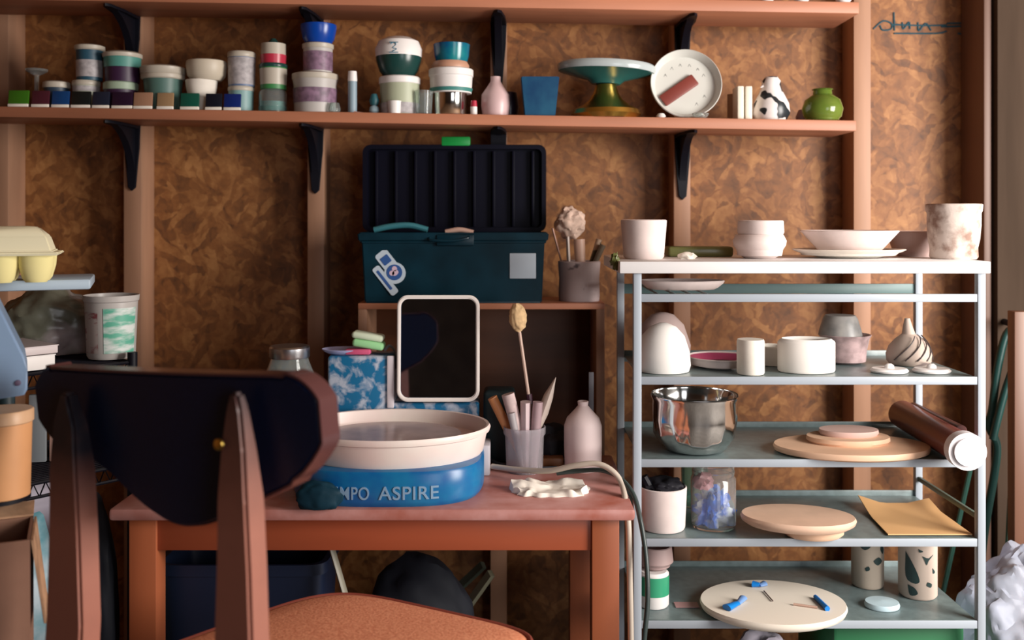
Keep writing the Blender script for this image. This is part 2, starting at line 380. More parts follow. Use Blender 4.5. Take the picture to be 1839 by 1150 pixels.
stack(565, [T(72, lambda z: vessel('glaze_tub', 'large white tub with mauve label below the clear jar and blue bowl', 'tub', 566, DJ, z,
              [('body', [(37, 0), (38, 50), (40, 62)], c('cloudy_plastic', .45, .42, .40), 's'), ('paper_label', [(38.4, 18), (39.2, 44)], LAV, 'o'), ('lid', [(40, 60), (41, 62), (41, 70), (36, 72)], CREAM, 's')])),
            T(54, lambda z: vessel('glaze_jar', 'clear jar with mauve label and cream lid under the blue bowl', 'jar', 571, DJ, z,
              [('body', [(25, 0), (26, 44)], c('cloudy_plastic', 0, 0, 0), 's'), ('paper_label', [(26.2, 4), (26.4, 38)], LAV, 'o'), ('lid', [(27, 44), (28, 46), (28, 52), (24, 54)], CREAM, 's')])),
            T(32, lambda z: vessel('bowl', 'royal blue bowl on top of the mauve-labelled jars', 'bowl', 572, DJ, z, [('body', [(23, 0), (28, 8), (32, 26), (32, 33)], BLU, 'h')]))])
vessel('glass_dish', 'tiny clear glass dish at the foot of the mauve-labelled tub', 'dish', 601, 2.105, zs(601), [('glass', [(9, 0), (11, 6), (8, 17)], GLASS, 'h', .0015)])
vessel('tube', 'slim upright pale blue tube standing alone on the lower wall shelf', 'tube', 633, 2.12, zs(633), [('body', [(8, 0), (8, 58)], c('pale_blue_tube', .25, .34, .40), 's'), ('cap', [(8, 58), (8.5, 60), (7.5, 76)], WHITE, 's')])
o = build('wooden_skewer', tube([(0, 0, .002), (.022, 0, -.001)], .0012, 6), c('pinkish_stick', .5, .28, .24), loc=(X(637, 2.11), 2.10, zs(637)+.0005)); tag(o, 'short pink stick lying at the foot of the pale tube', 'stick')
vessel('dropper_bulb', 'small pale round bulb with a dark teal tip between the tube and the mushroom-shaped pot', 'bulb', 672, 2.12, zs(672), [('bulb', [(5, 0), (9, 5), (8, 12), (4, 16)], c('pale_blue', .30, .42, .48), 's'), ('tip', [(7, 16), (9, 24), (5, 36)], c('teal_tip', .02, .10, .12), 's')])
stack(717, [T(68, lambda z: tub('pale green tub with white lid carrying the two-tone bowl', 718, DJ, z, 37, 68, GREENISH, WHITE, (.02, .30), 13)),
            T(70, lambda z: vessel('two_tone_bowl', 'rounded bowl white above and dark green below, balanced on the pale green tub', 'bowl', 716, DJ, z,
              [('foot', [(26, 0), (34, 10), (40, 28), (41, 36)], DG, 's'), ('rim', [(41, 36), (42, 50), (36, 64), (22, 71)], WHITE, 's'),
               ]))])
tm = nb()
for pts in (((706, 63), (712, 60), (716, 64), (710, 70), (717, 72), (710, 76)), ((704, 60), (720, 60)), ((704, 78), (720, 78))):
    tube([(X(x_, 2.105)-X(716, 2.105), 0, (78-y_)*2.105/FP) for x_, y_ in pts], .001, 6, tm, smooth=4)
_tt = [o for o in bpy.data.objects if o.name.startswith('two_tone_bowl')][0]
build('emblem', tm, c('emblem_blue', .04, .16, .24), _tt, loc=(0, -.0505, .047))
vessel('cup', 'tiny white cup in front of the pale green tub', 'cup', 709, 2.10, zs(709), [('body', [(11, 0), (12, 10), (13, 22)], WHITE, 'h', .0015)])
vessel('drinking_glass', 'small clear drinking glass in front of the pale green tub', 'glass', 761, 2.115, zs(761), [('body', [(14, 0), (16, 30), (17, 42)], GLASS, 'h', .0015)])
stack(809, [T(40, lambda z: vessel('tin', 'shiny steel tin under the white tub and blue dish', 'tin', 808, DJ, z, [('body', [(30, 0), (31, 2), (30, 4), (30, 36), (31, 40)], STEEL, 's')])),
            T(44, lambda z: tub('white tub with broad white lid on the shiny tin', 810, DJ, z, 40, 44, WHITE, WHITE, (.05, .2), 14, labm=TEAL)),
            T(13, lambda z: vessel('disc', 'peach coloured round lid between the white tub and the blue dish', 'disc', 809, DJ, z, [('body', [(33, 0), (34, 6), (30, 13)], c('peach', .50, .27, .18), 's')])),
            T(32, lambda z: vessel('bowl', 'dark blue dish with green edge on the peach lid', 'bowl', 811, DJ, z, [('body', [(28, 0), (31, 10), (33, 31)], c('blue_green_glaze', .004, .05, .18, r=.2, col2=(.01, .20, .22), scale=18), 'h')]))])
vessel('glaze_vial', 'tiny vial with a red top beside the shiny tin', 'vial', 851, 2.12, zs(851), [('body', [(6, 0), (6, 16)], WHITE, 's'), ('cap', [(6, 16), (5, 27)], c('red', 0, 0, 0), 's')])
vessel('bottle', 'pinkish ceramic bottle beside the blue square pot', 'bottle', 890, 2.14, zs(890), [('body', [(23, 0), (26, 20), (25, 40), (14, 56), (9, 64), (9, 72)], c('pink_ceramic', .60, .42, .42, r=.35), 'h')])
vessel('pot', 'small dark round pot half hidden by the pinkish bottle', 'pot', 914, 2.19, zs(914), [('body', [(14, 0), (18, 22), (14, 48)], c('dark_pot', .03, .02, .04, r=.3), 'h')])
# square blue pot
D = 2.135; k = D/FP; r = nb()
for i in range(1): 
    t = nb(); rings = []
    for hw_, z_, in ((27, 0), (34, 69), (31, 69), (25, 4)):
        rings.append([t.verts.new((a*hw_*k, b*hw_*k, z_*k)) for a, b in ((-1, -1), (1, -1), (1, 1), (-1, 1))])
    for A, C_ in zip(rings, rings[1:]):
        for q in range(4): t.faces.new((A[q], A[(q+1) % 4], C_[(q+1) % 4], C_[q]))
    t.faces.new(rings[0][::-1]); t.faces.new(rings[-1])
    bmesh.ops.bevel(t, geom=t.edges[:], offset=.0015, segments=2, affect='EDGES')
    join(r, t)
tag(build('square_pot', r, c('ocean_glaze', .006, .045, .12, r=.3, col2=(.015, .09, .17), scale=20), loc=(X(969, D), D, zs(969))), 'dark blue square tapered pot between the pinkish bottle and the cake stand', 'pot')
# cake stand
D = 2.15
cs = empty('cake_stand', (X(1088, D), D, zs(1088)), 'cake stand with pale green disc top and brass foot', 'cake stand')
k = D/FP
build('foot', lathe([(a*k, b*k) for a, b in ((0, 0), (58, 0), (63, 8), (60, 16), (44, 24), (31, 34), (23, 46), (18, 62), (0, 62))]), BRASS, cs)
M = Matrix.Translation((0, 0, 62*k)) @ Matrix.Rotation(math.radians(-2), 4, 'X') @ Matrix.Rotation(math.radians(2.5), 4, 'Y')
build('plate', lathe([(a*k, b*k) for a, b in ((0, 0), (26, 1), (34, 8), (78, 20), (86, 22), (0, 22))], seg=56, sy=.72, M=M), c('dark_jade_glaze', .02, .10, .095, r=.25), cs)
build('plate_rim', lathe([(a*k, b*k) for a, b in ((0, 22), (86, 22), (88, 26), (88, 33), (85, 36), (0, 36))], seg=56, sy=.72, M=M), c('pale_grey_glaze', .42, .47, .48, r=.15), cs)
# leaning round dish
D = 2.12; k = D/FP
rd = empty('round_dish', (X(1234, D), D+.012, zs(1232)+.0005), 'round white dish leaning on the bracket stud, brown bar across its face', 'dish')
R = 65*k
Md = Matrix.Translation((0, .012, R*.985)) @ Matrix.Rotation(math.radians(90-12), 4, 'X')
build('dish_body', lathe([(0, -.012), (R*.8, -.012), (R*.93, -.004), (R, .012), (R*.98, .014), (R*.88, .003), (R*.84, -.005), (0, -.006)], seg=60, M=Md), c('grey_white_glaze', .60, .60, .56, r=.35), rd)
build('brown_bar', box(nb(), (-.045, -.014, 0), (.045, .014, .008), .003, 2, Md @ Matrix.Translation((-.014, -.012, -.005)) @ Matrix.Rotation(math.radians(35), 4, 'Z')), c('brown_leather', .20, .04, .03), rd)
bm = nb()
for i, a in enumerate((30, 52, 76, 100, 124, 150, 300, 330)):
    a = math.radians(a); x_, y_ = math.cos(a)*R*.62, math.sin(a)*R*.62
    s = .004
    for seg_ in (((0, s), (-s, -s)), ((0, s), (s, -s)), ((-s*.6, 0), (s*.6, 0)))[:3 if i % 2 else 2]:
        tube([Md @ Vector((x_+u*.8, y_+v*.8, -.0055)) for u, v in seg_], .0005, 5, bm)
build('numerals', bm, BLACK, rd)
vessel('pebble', 'small white pebble on the shelf edge by the brass foot', 'pebble', 1187, 2.10, zs(1187), [('body', [(6, 0), (9, 3), (5, 8)], WHITE, 's')])
vessel('glass_dish', 'small clear glass dish in front of the leaning round dish', 'dish', 1258, 2.10, zs(1258), [('body', [(10, 0), (14, 6), (15, 9)], GLASS, 'h', .0015)])
for a, b, lab_ in ((1321, 1333, 'narrow white upright box beside the piebald pot, left of the pair'), (1335, 1348, 'narrow white upright box beside the piebald pot, right of the pair')):
    D = 2.13
    tag(build('slim_box', B((X(a, D), D-.02, 0), (X(b, D)-.001, D+.03, .074), .002), c('ivory_card', .78, .72, .60), loc=(0, 0, zs(a)-.0008)), lab_, 'box', 'pair of slim white boxes')
vessel('box', 'beige carton behind the pair of slim white boxes', 'box', 1316, 2.19, zs(1316), [('body', [(10, 0), (10, 52)], c('beige_card', .42, .28, .18), 's')], seg=4)
D = 2.14
pb = empty('piebald_pot', (X(1385, D), D, zs(1385)), 'white bird-shaped pot with black patches near the right end of the lower shelf', 'pot')
k = D/FP
pm = c('piebald_glaze', .80, .74, .72, r=.3, col2=(.02, .025, .03), scale=34, thr=(.54, .57), detail=1)
build('body', lathe([(0, 0), (26*k, 0), (33*k, 14*k), (31*k, 32*k), (22*k, 50*k), (17*k, 62*k), (17*k, 72*k), (11*k, 80*k), (0, 82*k)]), pm, pb)
build('beak', tube([(-.016, -.005, .078), (-.026, -.009, .074)], [.006, .001], 8), pm, pb)
vessel('vase', 'round glossy green vase at the right end of the lower wall shelf', 'vase', 1477, 2.14, zs(1477), [('body', [(22, 0), (33, 10), (36, 24), (31, 40), (17, 50), (16, 57), (19, 59)], c('green_glaze', .085, .135, .018, r=.14, col2=(.13, .18, .03), scale=16), 'h')])
vessel('pot', 'small mauve pot half hidden behind the round green vase', 'pot', 1444, 2.20, zs(1444), [('body', [(12, 0), (15, 14), (10, 26)], c('mauve_pot', .25, .17, .19), 'h')])
for a, lab_ in ((1377, 'leftmost small white pot on the upper wall shelf'), (1440, 'middle small white pot on the upper wall shelf'), (1515, 'rightmost small white pot on the upper wall shelf, near its end')):
    vessel('small_pot', lab_, 'pot', a, 2.11, ztop(X(a, 2.11)), [('body', [(9, 0), (14, 8), (15, 30)], WHITE, 'h')])

# ------------------------------------------------------------------ toolbox on the wooden crate
CF = 2.08
cr_ = empty('wooden_crate', (X(862, CF), CF, 0), 'open-fronted wooden crate fixed to the studs behind the wheel, toolbox on top', 'crate')
def W(name, a, b, m, parent, bev=.001): return build(name, B(a, b, bev), m, parent, world=True)
x0, x1 = X(643, CF), X(1086, CF); zt = Z(545, CF)
W('top_board', (x0, CF, zt-.013), (x1, DS-.002, zt), PINEX, cr_)
W('side_board', (x1-.018, CF+.001, .50), (x1, DS-.002, zt-.013), PINE, cr_)
W('side_board', (x0, CF+.001, .50), (x0+.018, DS-.002, zt-.013), PINE, cr_)
W('bottom_board', (x0+.018, CF+.001, .50), (x1-.018, DS-.002, .515), PINEX, cr_)
W('back_board', (x0+.018, DS-.016, .51), (x1-.018, DS-.004, zt-.013), DARKWOOD, cr_)
TD = 2.075
tx0, tx1 = X(642, TD), X(985, TD); txc = (tx0+tx1)/2
tb = empty('toolbox', (txc, (TD+DS)/2, zt), 'open dark teal plastic toolbox with stickers standing on the wooden crate', 'toolbox')
TEALP = c('dark_teal_plastic', .002, .022, .036, r=.36, var=.3, scale=12, spec=.35)
h_ = Z(418, TD)-zt; hw = (tx1-tx0)/2; hd = (DS-.03-TD)/2
t = nb(); rings = []
for (s_, d_, z_) in ((hw-.014, hd-.008, .0), (hw-.008, hd-.003, h_-.02), (hw-.001, hd, h_-.019), (hw+.001, hd+.001, h_), (hw-.008, hd-.008, h_), (hw-.018, hd-.014, .006)):
    rings.append([t.verts.new((a*s_, b*d_, z_)) for a, b in ((-1, -1), (1, -1), (1, 1), (-1, 1))])
for A, C_ in zip(rings, rings[1:]):
    for q in range(4): t.faces.new((A[q], A[(q+1) % 4], C_[(q+1) % 4], C_[q]))
t.faces.new(rings[0][::-1]); t.faces.new(rings[-1])
bmesh.ops.bevel(t, geom=t.edges[:], offset=.003, segments=2, affect='EDGES')
TBY = (TD+DS-.03)/2
tb.location = (txc, TBY, zt)
build('box_body', t, TEALP, tb)
k = TD/FP
build('front_recess', box(nb(), (-.035, -hd-.0045, h_-.028), (.045, -hd+.002, h_-.004), .003), TEALP, tb)
build('handle', tube([(-.05, -hd-.001, h_-.012), (-.045, -hd-.009, h_-.016), (0, -hd-.011, h_-.017), (.03, -hd-.009, h_-.012), (.035, -hd-.001, h_-.008)], .003, 8, smooth=4), TEALP, tb)
# lid
lw = (X(981, 2.2)-X(651, 2.2))/2; lh = Z(255, 2.2)-Z(412, 2.2); lz = Z(412, 2.2)-zt-.006
LIDM = c('black_plastic', .002, .002, .008, r=.5, spec=.18)
lc = X(816, 2.2)-txc
ly = 2.215-TBY
lid = nb()
prism(rrect(lw*2, lh, .018, 5, lc, lz+lh/2), ly+.006, ly+.018, .002, bm=lid)
t = nb(); outl = rrect(lw*2, lh, .018, 5, lc, lz+lh/2); inl = rrect(lw*2-.02, lh-.02, .012, 5, lc, lz+lh/2)
Ao = [t.verts.new((x, ly-.014, z)) for x, z in outl]; Ai = [t.verts.new((x, ly-.014, z)) for x, z in inl]
Bo = [t.verts.new((x, ly+.006, z)) for x, z in outl]; Bi = [t.verts.new((x, ly+.006, z)) for x, z in inl]
for i in range(len(outl)):
    j = (i+1) % len(outl)
    t.faces.new((Ao[i], Ao[j], Ai[j], Ai[i])); t.faces.new((Ao[i], Bo[i], Bo[j], Ao[j])); t.faces.new((Ai[i], Ai[j], Bi[j], Bi[i]))
join(lid, t)
lo = build('box_lid', lid, LIDM, tb)
rb = nb()
for i in range(9):
    x = lc-lw+.03+i*(2*lw-.06)/8
    box(rb, (x-.003, ly-.006, lz+.012), (x+.003, ly+.007, lz+lh-.014), .001)
build('rib', rb, LIDM, lo)
build('latch', box(nb(), (X(792, 2.19)-txc, ly-.016, lz+lh-.003), (X(844, 2.19)-txc, ly+.004, lz+lh+.018), .003), c('signal_green', .01, .26, .05, r=.35), tb)['label'] = 'bright green latch'
# stickers
fy = -hd+.0035
def stk(px, py): return (X(px, TD)-txc, Z(py, TD)-zt)
def fr(z): return -((hd-.008)+(.005)*(z/(h_-.02)))-.0012
x_, z_ = stk(939, 478)
build('label_sticker', box(nb(), (x_-.028, fr(z_)-.0006, z_-.027), (x_+.028, fr(z_)+.0012, z_+.027), .0008), c('pale_blue_paper', .50, .58, .66), tb)
x_, z_ = stk(700, 485)
MS = Matrix.Translation((x_, fr(z_)-.0004, z_)) @ Matrix.Rotation(math.radians(-38), 4, 'Y')
stw = c('silver_sticker', .48, .56, .64); stb = c('sticker_blue', .03, .09, .28)
sb = nb()
prism(rrect(.030, .052, .006, 4, .006, .017), 0, .001, M=MS, bm=sb)
prism(rrect(.018, .072, .005, 4, -.022, -.012), 0, .001, M=MS, bm=sb)
prism([(math.cos(a)*.023+.004, math.sin(a)*.023-.012) for a in [k_*math.pi/10 for k_ in range(20)]], -.0002, .0008, M=MS, bm=sb)
s0 = build('badge_sticker', sb, stw, tb)
sb = nb()
prism([(math.cos(a)*.017+.004, math.sin(a)*.017-.010) for a in [k_*math.pi/10 for k_ in range(20)]], -.0008, 0, M=MS, bm=sb)
prism(rrect(.019, .018, .002, 3, .006, .022), -.0008, 0, M=MS, bm=sb)
prism(rrect(.006, .05, .002, 3, -.023, -.010), -.0006, 0, M=MS, bm=sb)
build('blue_print', sb, stb, s0)
sb = nb()
prism([(math.cos(a)*.0055-.001, math.sin(a)*.0055-.008) for a in [k_*math.pi/8 for k_ in range(16)]], -.0014, 0, M=MS, bm=sb)
prism([(math.cos(a)*.0055+.009, math.sin(a)*.0055-.004) for a in [k_*math.pi/8 for k_ in range(16)]], -.0014, 0, M=MS, bm=sb)
prism([(math.cos(a)*.0075+.005, math.sin(a)*.0055-.012) for a in [k_*math.pi/8 for k_ in range(16)]], -.0014, 0, M=MS, bm=sb)
build('pink_print', sb, c('sticker_pink', .62, .45, .55), s0)
# things in the toolbox
tag(build('rolled_sheet', tube([P(672, 413, 2.13), P(700, 407, 2.13), P(735, 405, 2.13), P(768, 413, 2.13)], .010, 12, smooth=5, flat=.7), c('sea_blue_roll', .05, .20, .24, r=.25)), 'rolled blue-green sheet poking above the rim of the toolbox at left', 'sheet')
tag(build('sponge_scrap', tube([P(800, 417, 2.13), P(825, 413, 2.13), P(850, 418, 2.13)], .006, 10, smooth=5), c('flesh_pink', .55, .35, .28)), 'pinkish scrap lying just inside the toolbox rim', 'scrap')
for q, (a, b) in enumerate(((672, 768), (800, 850))):
    pass
# mug of tools on the crate
D = 2.15; k = D/FP
zc_ = zt
mg = vessel('stoneware_pot', 'speckled grey stoneware pot of tools on the crate right of the toolbox', 'pot', 1040, D, zc_,
            [('body', [(36, 0), (37, 10), (36, 40), (38, 66), (38, 70)], c('speckled_stoneware', .42, .34, .34, r=.6, scale=26, col2=(.10, .08, .09), thr=(.64, .70), detail=3), 'h', .005)])
def TB(name, label, cat, pts, r, m, **kw): return tag(build(name, tube([P(*p) for p in pts], r, 10, **kw), m), label, cat)
MOP = c('mop_bristle', .58, .42, .34, r=.9, var=.2, scale=80)
ob = empty('mop_brush', P(1035, 500, D), 'fluffy pale mop brush in the stoneware pot, the largest of its tools', 'brush')
build('bristles', crumple(.032, .026, .033, .25, 2.2, 3, 4, False), MOP, ob, loc=P(1024, 433, D)-P(1035, 500, D))
build('handle', tube([Vector(P(1045, 530, D)), Vector(P(1040, 430, D+.005))], [.010, .013], 10), c('pale_handle', .50, .32, .25), ob, world=True)
TB('wooden_tool', 'flat pinkish ribbon tool at the left of the stoneware pot', 'tool', ((1020, 520, D), (1008, 470, D), (992, 410, D-.01)), [.004, .006], c('pinkish_tool', .50, .30, .24), flat=.4, smooth=4)
TB('scraper', 'white-topped grey scraper in the stoneware pot under the mop brush', 'tool', ((1024, 530, D-.012), (1019, 425, D-.015)), [.011, .010], c('white_grey_plastic', .55, .48, .44), flat=.4)
TB('brush_handle', 'dark brown brush handle leaning right in the stoneware pot, upper of two', 'brush', ((1045, 525, D+.005), (1076, 430, D)), [.004, .007], c('dark_handle', .09, .07, .04, scale=40, col2=(.4, .28, .2), thr=(.5, .55)))
TB('brush_handle', 'dark grey brush handle leaning right in the stoneware pot, lower of two', 'brush', ((1045, 525, D-.01), (1083, 440, D-.015)), [.004, .007], c('grey_brown_handle', .13, .10, .07))
# plant clip by rack corner
o = build('leafy_sprig', crumple(.008, .008, .014, .5, 3, 5, 3, False), c('olive_leaf', .10, .11, .03), loc=P(1105, 486, 1.80)); tag(o, 'olive sprig caught on the left end of the white rack top', 'sprig')

# ------------------------------------------------------------------ table and wheel
TF, TBK, TZ = 1.65, 2.03, .535
tab = empty('work_table', (X(666, TF), TF+.19, 0), 'small red-brown wooden table under the pottery wheel', 'table')
x0, x1 = X(194, TF), X(1141, TF)
t = B((x0, TF, TZ-.021), (x1, TBK, TZ), .006)
W_ = build('table_top', t, TABLETOP, tab, world=True)
lx0, lx1 = X(232, TF+.02), X(1112, TF+.02)
W('apron', (lx0+.03, TF+.024, TZ-.078), (lx1-.03, TF+.042, TZ-.021), TABLE, tab)
W('apron', (lx0+.03, TBK-.042, TZ-.078), (lx1-.03, TBK-.024, TZ-.021), TABLE, tab)
W('apron', (lx0+.005, TF+.05, TZ-.078), (lx0+.022, TBK-.05, TZ-.021), TABLE, tab)
W('apron', (lx1-.022, TF+.05, TZ-.078), (lx1-.005, TBK-.05, TZ-.021), TABLE, tab)
for a in (lx0, lx1-.047):
    W('leg', (a, TF+.018, 0), (a+.047, TF+.065, TZ-.021), TABLEV, tab, .002)
    W('leg', (a if a == lx0 else a-.02, TBK-.065, 0), ((a if a == lx0 else a-.02)+.047, TBK-.018, TZ-.021), TABLEV, tab, .002)

PD, pcx = 1.80, X(703, 1.80)
wh = empty('pottery_wheel', (pcx, PD, TZ), 'blue tabletop pottery wheel with cream splash pan', 'pottery wheel')
a_, b_ = .171, .143
def sup(n=3.0, a=a_, b=b_, N_=72):
    o = []
    for i in range(N_):
        th = 2*math.pi*i/N_; c_, s_ = math.cos(th), math.sin(th)
        o.append((a*math.copysign(abs(c_)**(2/n), c_), b*math.copysign(abs(s_)**(2/n), s_)))
    return o
def loft(rings, m=None):
    t = nb(); R_ = [[t.verts.new(p) for p in r] for r in rings]
    for A, C_ in zip(R_, R_[1:]):
        for i in range(len(A)): t.faces.new((A[i], A[(i+1) % len(A)], C_[(i+1) % len(A)], C_[i]))
    t.faces.new(R_[0][::-1]); t.faces.new(R_[-1]); return t
def rg(s, z, n=3.0): return [(x*s, y*s, z) for x, y in sup(n)]
build('blue_base', loft([rg(.965, 0), rg(.985, .004), rg(1, .01), rg(1, .054), rg(.98, .060), rg(.93, .062)]), BLUEB, wh)
# rear housing blocks
def wloc(px, py, D): v = P(px, py, D)-Vector((pcx, PD, TZ)); return v
a = wloc(588, 640, 1.95); b = wloc(706, 640, 1.95)
build('motor_housing', box(nb(), (a.x, 1.95-PD, .0), (b.x, 2.028-PD, a.z), .006, 3), BLUEP, wh)
a2 = wloc(706, 724, 1.95); b2 = wloc(860, 724, 1.95)
build('rear_housing', box(nb(), (a2.x-.002, 1.95-PD, .0), (b2.x, 2.028-PD, a2.z), .005, 3), BLUEP, wh)
build('side_panel', box(nb(), (wloc(862, 0, 1.86).x-.01, .06, 0), (wloc(880, 0, 1.86).x, .12, wloc(0, 800, 1.86).z), .004), c('grey_panel', .45, .42, .45), wh)
build('pale_edge_strip', box(nb(), (b.x-.012, 1.946-PD, a2.z-.01), (b.x+.002, 1.956-PD, a.z+.001), .002), c('clay_smear', .66, .60, .64), wh)
# splash pan (oval)
zr = Z(766, PD)-TZ
sy_ = .78; R1 = X(881, PD)-pcx
prof = [(0, .060), (R1*.90, .060), (R1*.925, .066), (R1*.965, zr-.008), (R1*.99, zr-.006), (R1, zr), (R1*.985, zr+.005), (R1*.96, zr+.004), (R1*.945, zr-.004), (R1*.925, zr-.022), (0, zr-.024)]
build('splash_pan', lathe(prof, 72, 1, sy_), PAN, wh)
build('wheel_head', lathe([(0, zr-.0235), (R1*.70, zr-.0235), (R1*.72, zr-.018), (R1*.70, zr-.012), (0, zr-.011)], 64, 1, sy_), WET, wh)
# lettering
def text_on_base(body, px0, px1, py0, py1, parent, m):
    cu = bpy.data.curves.new('t', 'FONT'); cu.body = body; cu.size = 1; cu.extrude = 0; cu.offset = .008; cu.space_character = 1.08
    o = bpy.data.objects.new('t', cu); COL.objects.link(o); bpy.context.view_layer.update()
    dg = bpy.context.evaluated_depsgraph_get(); me = bpy.data.meshes.new_from_object(o.evaluated_get(dg))
    bpy.data.objects.remove(o)
    bm = nb(); bm.from_mesh(me); bpy.data.meshes.remove(me)
    bmesh.ops.subdivide_edges(bm, edges=[e for e in bm.edges if e.calc_length() > .2], cuts=2)
    bmesh.ops.triangulate(bm, faces=bm.faces[:])
    xs = [v.co.x for v in bm.verts]; ys = [v.co.y for v in bm.verts]
    mx, Mx, my, My = min(xs), max(xs), min(ys), max(ys)
    Df = 1.665
    X0, X1 = X(px0, Df)-pcx, X(px1, Df)-pcx; Z0, Z1 = Z(py1, Df)-TZ, Z(py0, Df)-TZ
    for v in bm.verts:
        x = X0+(v.co.x-mx)/(Mx-mx)*(X1-X0); z = Z0+(v.co.y-my)/(My-my)*(Z1-Z0)
        y = -b_*(1-abs(x/a_)**3)**(1/3)
        v.co = Vector((x, y-.0012, z))
    # give letters thickness
    ex = bmesh.ops.extrude_face_region(bm, geom=bm.faces[:])
    for v in ex['geom']:
        if isinstance(v, bmesh.types.BMVert): v.co.y += .002
    return build('lettering', bm, m, parent)
LT = c('pale_lettering', .20, .32, .46)
text_on_base('SHIMPO', 572, 664, 873, 896, wh, LT); text_on_base('ASPIRE', 681, 788, 872, 896, wh, LT)
# dark teal crumpled lump against the left of the base
o = build('dark_lump', crumple(.040, .014, .028, .16, 1.7, 9, 4), c('dark_teal_lump', .002, .02, .035, r=.6, scale=24, col2=(.004, .03, .05), spec=.2), loc=(X(572, 1.645), 1.648, TZ+.002)); tag(o, 'dark teal lump bunched against the left front of the wheel base', 'cloth')
# on top of the motor housing
zh = wh.location.z+a.z
o = vessel('shallow_dish', 'pale lavender shallow dish overhanging the left of the motor housing', 'dish', 622, 1.985, zh, [('body', [(30, 0), (40, 5), (44, 9)], c('lavender_plastic', .42, .44, .70, r=.35), 'h', .002)], sy=.7)
r = empty('sponge', P(660, 632, 1.975), 'pale green sponge stack tilted on the motor housing', 'sponge')
r.location.z = zh+.014
M = Matrix.Rotation(math.radians(9), 4, 'Y')
build('lower_pad', box(nb(), (-.030, -.02, 0), (.034, .02, .016), .006, 3, M), c('green_sponge', .30, .62, .30, r=.8), r)
build('upper_pad', box(nb(), (-.034, -.018, .016), (.030, .022, .030), .006, 3, M), c('pale_green_sponge', .58, .66, .50, r=.8), r)
o = build('sponge_pad', box(nb(), (-.02, -.012, 0), (.03, .012, .011), .003), c('pink_red_pad', .55, .08, .18, r=.7), loc=(X(640, 1.97), 1.965, zh+.002)); tag(o, 'small pinkish-red pad under the green sponges', 'pad')
o = build('wire_loop', tube([Vector((X(690, 1.99), 1.99, zh+.006)), Vector((X(700, 1.99), 1.99, zh+.016)), Vector((X(711, 1.99), 1.985, zh+.002)), Vector((X(713, 1.99), 1.985, zh-.03))], .003, 8, smooth=5), c('grey_wire', .25, .22, .22)); tag(o, 'grey wire loop curling over the right end of the motor housing', 'wire')
# mirror
MD = 1.935
mw, mh = (X(861, MD)-X(712, MD)), (Z(531, MD)-Z(722, MD))
mr = empty('mirror', (X(786.5, MD), MD, Z(722, MD)), 'rounded rectangular mirror with thin white frame leaning behind the splash pan', 'mirror')
mr.rotation_euler = (math.radians(-3), 0, 0)
t = nb(); N_ = 8
outl = rrect(mw, mh, .022, N_, 0, mh/2); inl = rrect(mw-.015, mh-.015, .016, N_, 0, mh/2)
Ao = [t.verts.new((x, 0, z)) for x, z in outl]; Ai = [t.verts.new((x, 0, z)) for x, z in inl]
Bo = [t.verts.new((x, .010, z)) for x, z in outl]; Bi = [t.verts.new((x, .010, z)) for x, z in inl]
for i in range(len(outl)):
    j = (i+1) % len(outl)
    for q in ((Ao[i], Ao[j], Ai[j], Ai[i]), (Ao[i], Bo[i], Bo[j], Ao[j]), (Ai[i], Ai[j], Bi[j], Bi[i]), (Bo[i], Bi[i], Bi[j], Bo[j])): t.faces.new(q)
bmesh.ops.bevel(t, geom=[e for e in t.edges if abs(e.verts[0].co.y-e.verts[1].co.y) < 1e-6 and e.verts[0].co.y < .001 and not ((e.verts[0] in Ao) != (e.verts[1] in Ao))], offset=.002, segments=2, affect='EDGES')
build('frame', t, c('cream_frame', .80, .74, .70, r=.3), mr)
build('mirror_glass', prism(inl, .004, .008), c('mirror_silver', .40, .50, .66, r=.03, metal=1), mr)
# glass jar behind chair back
D = 1.93; gj = empty('glass_jar', (X(520, D), D, TZ), 'clear glass jar with steel screw lid behind the chair back', 'jar')
k = D/FP; top = Z(642, D)-TZ
build('glass', lathe(hollow([(44*k, 0), (46*k, 8*k), (46*k, top-.04), (34*k, top-.006), (33*k, top)], .003), 40), GLASS, gj)
build('screw_lid', lathe([(0, top), (35*k, top), (36*k, top+2*k), (36*k, top+18*k), (33*k, top+21*k), (0, top+21*k)], 40), CHROME, gj)
# tool cup
D = 1.90; k = D/FP
def dfor(z, py, rpx):
    Dd = FP*(ZC-z)/(py-HZ); return Dd/(1-rpx/FP)
zcup = TZ
tc_ = vessel('tool_glass', 'clay-smeared clear glass full of wooden modelling tools on the table', 'glass', 942, D, zcup,
             [('glass', [(31, 0), (33, 6), (35, 64), (38, 68), (38, 80)], c('smeared_glass', .78, .74, .78, r=.18, trans=.75, ior=1.2), 'h', .002)])
zb_ = lambda v: v
CLAYW = c('clay_coated_wood', .55, .42, .41, r=.7, var=.15, scale=60)
def tool(name, label, p0, p1, r, m, cat='tool', flat=1.0, dy=0.0):
    return tag(build(name, tube([P(p0[0], p0[1], D+dy), P((p0[0]+p1[0])/2, (p0[1]+p1[1])/2, D+dy), P(p1[0], p1[1], D+dy)], r, 10, flat=flat), m), label, cat)
tool('wooden_tool', 'orange wooden handle leaning far left in the tool glass', (950, 845), (884, 714), [.007, .010, .010], c('orange_handle', .62, .26, .10), dy=.012)
tool('wooden_tool', 'clay-coated square handle second from left in the tool glass', (948, 840), (912, 708), [.008, .012, .013], CLAYW, dy=-.006)
tool('metal_tool', 'short grey metal tool low at the left of the tool glass', (938, 838), (918, 742), [.004, .007, .008], c('grey_metal_tool', .35, .32, .33), dy=-.020)
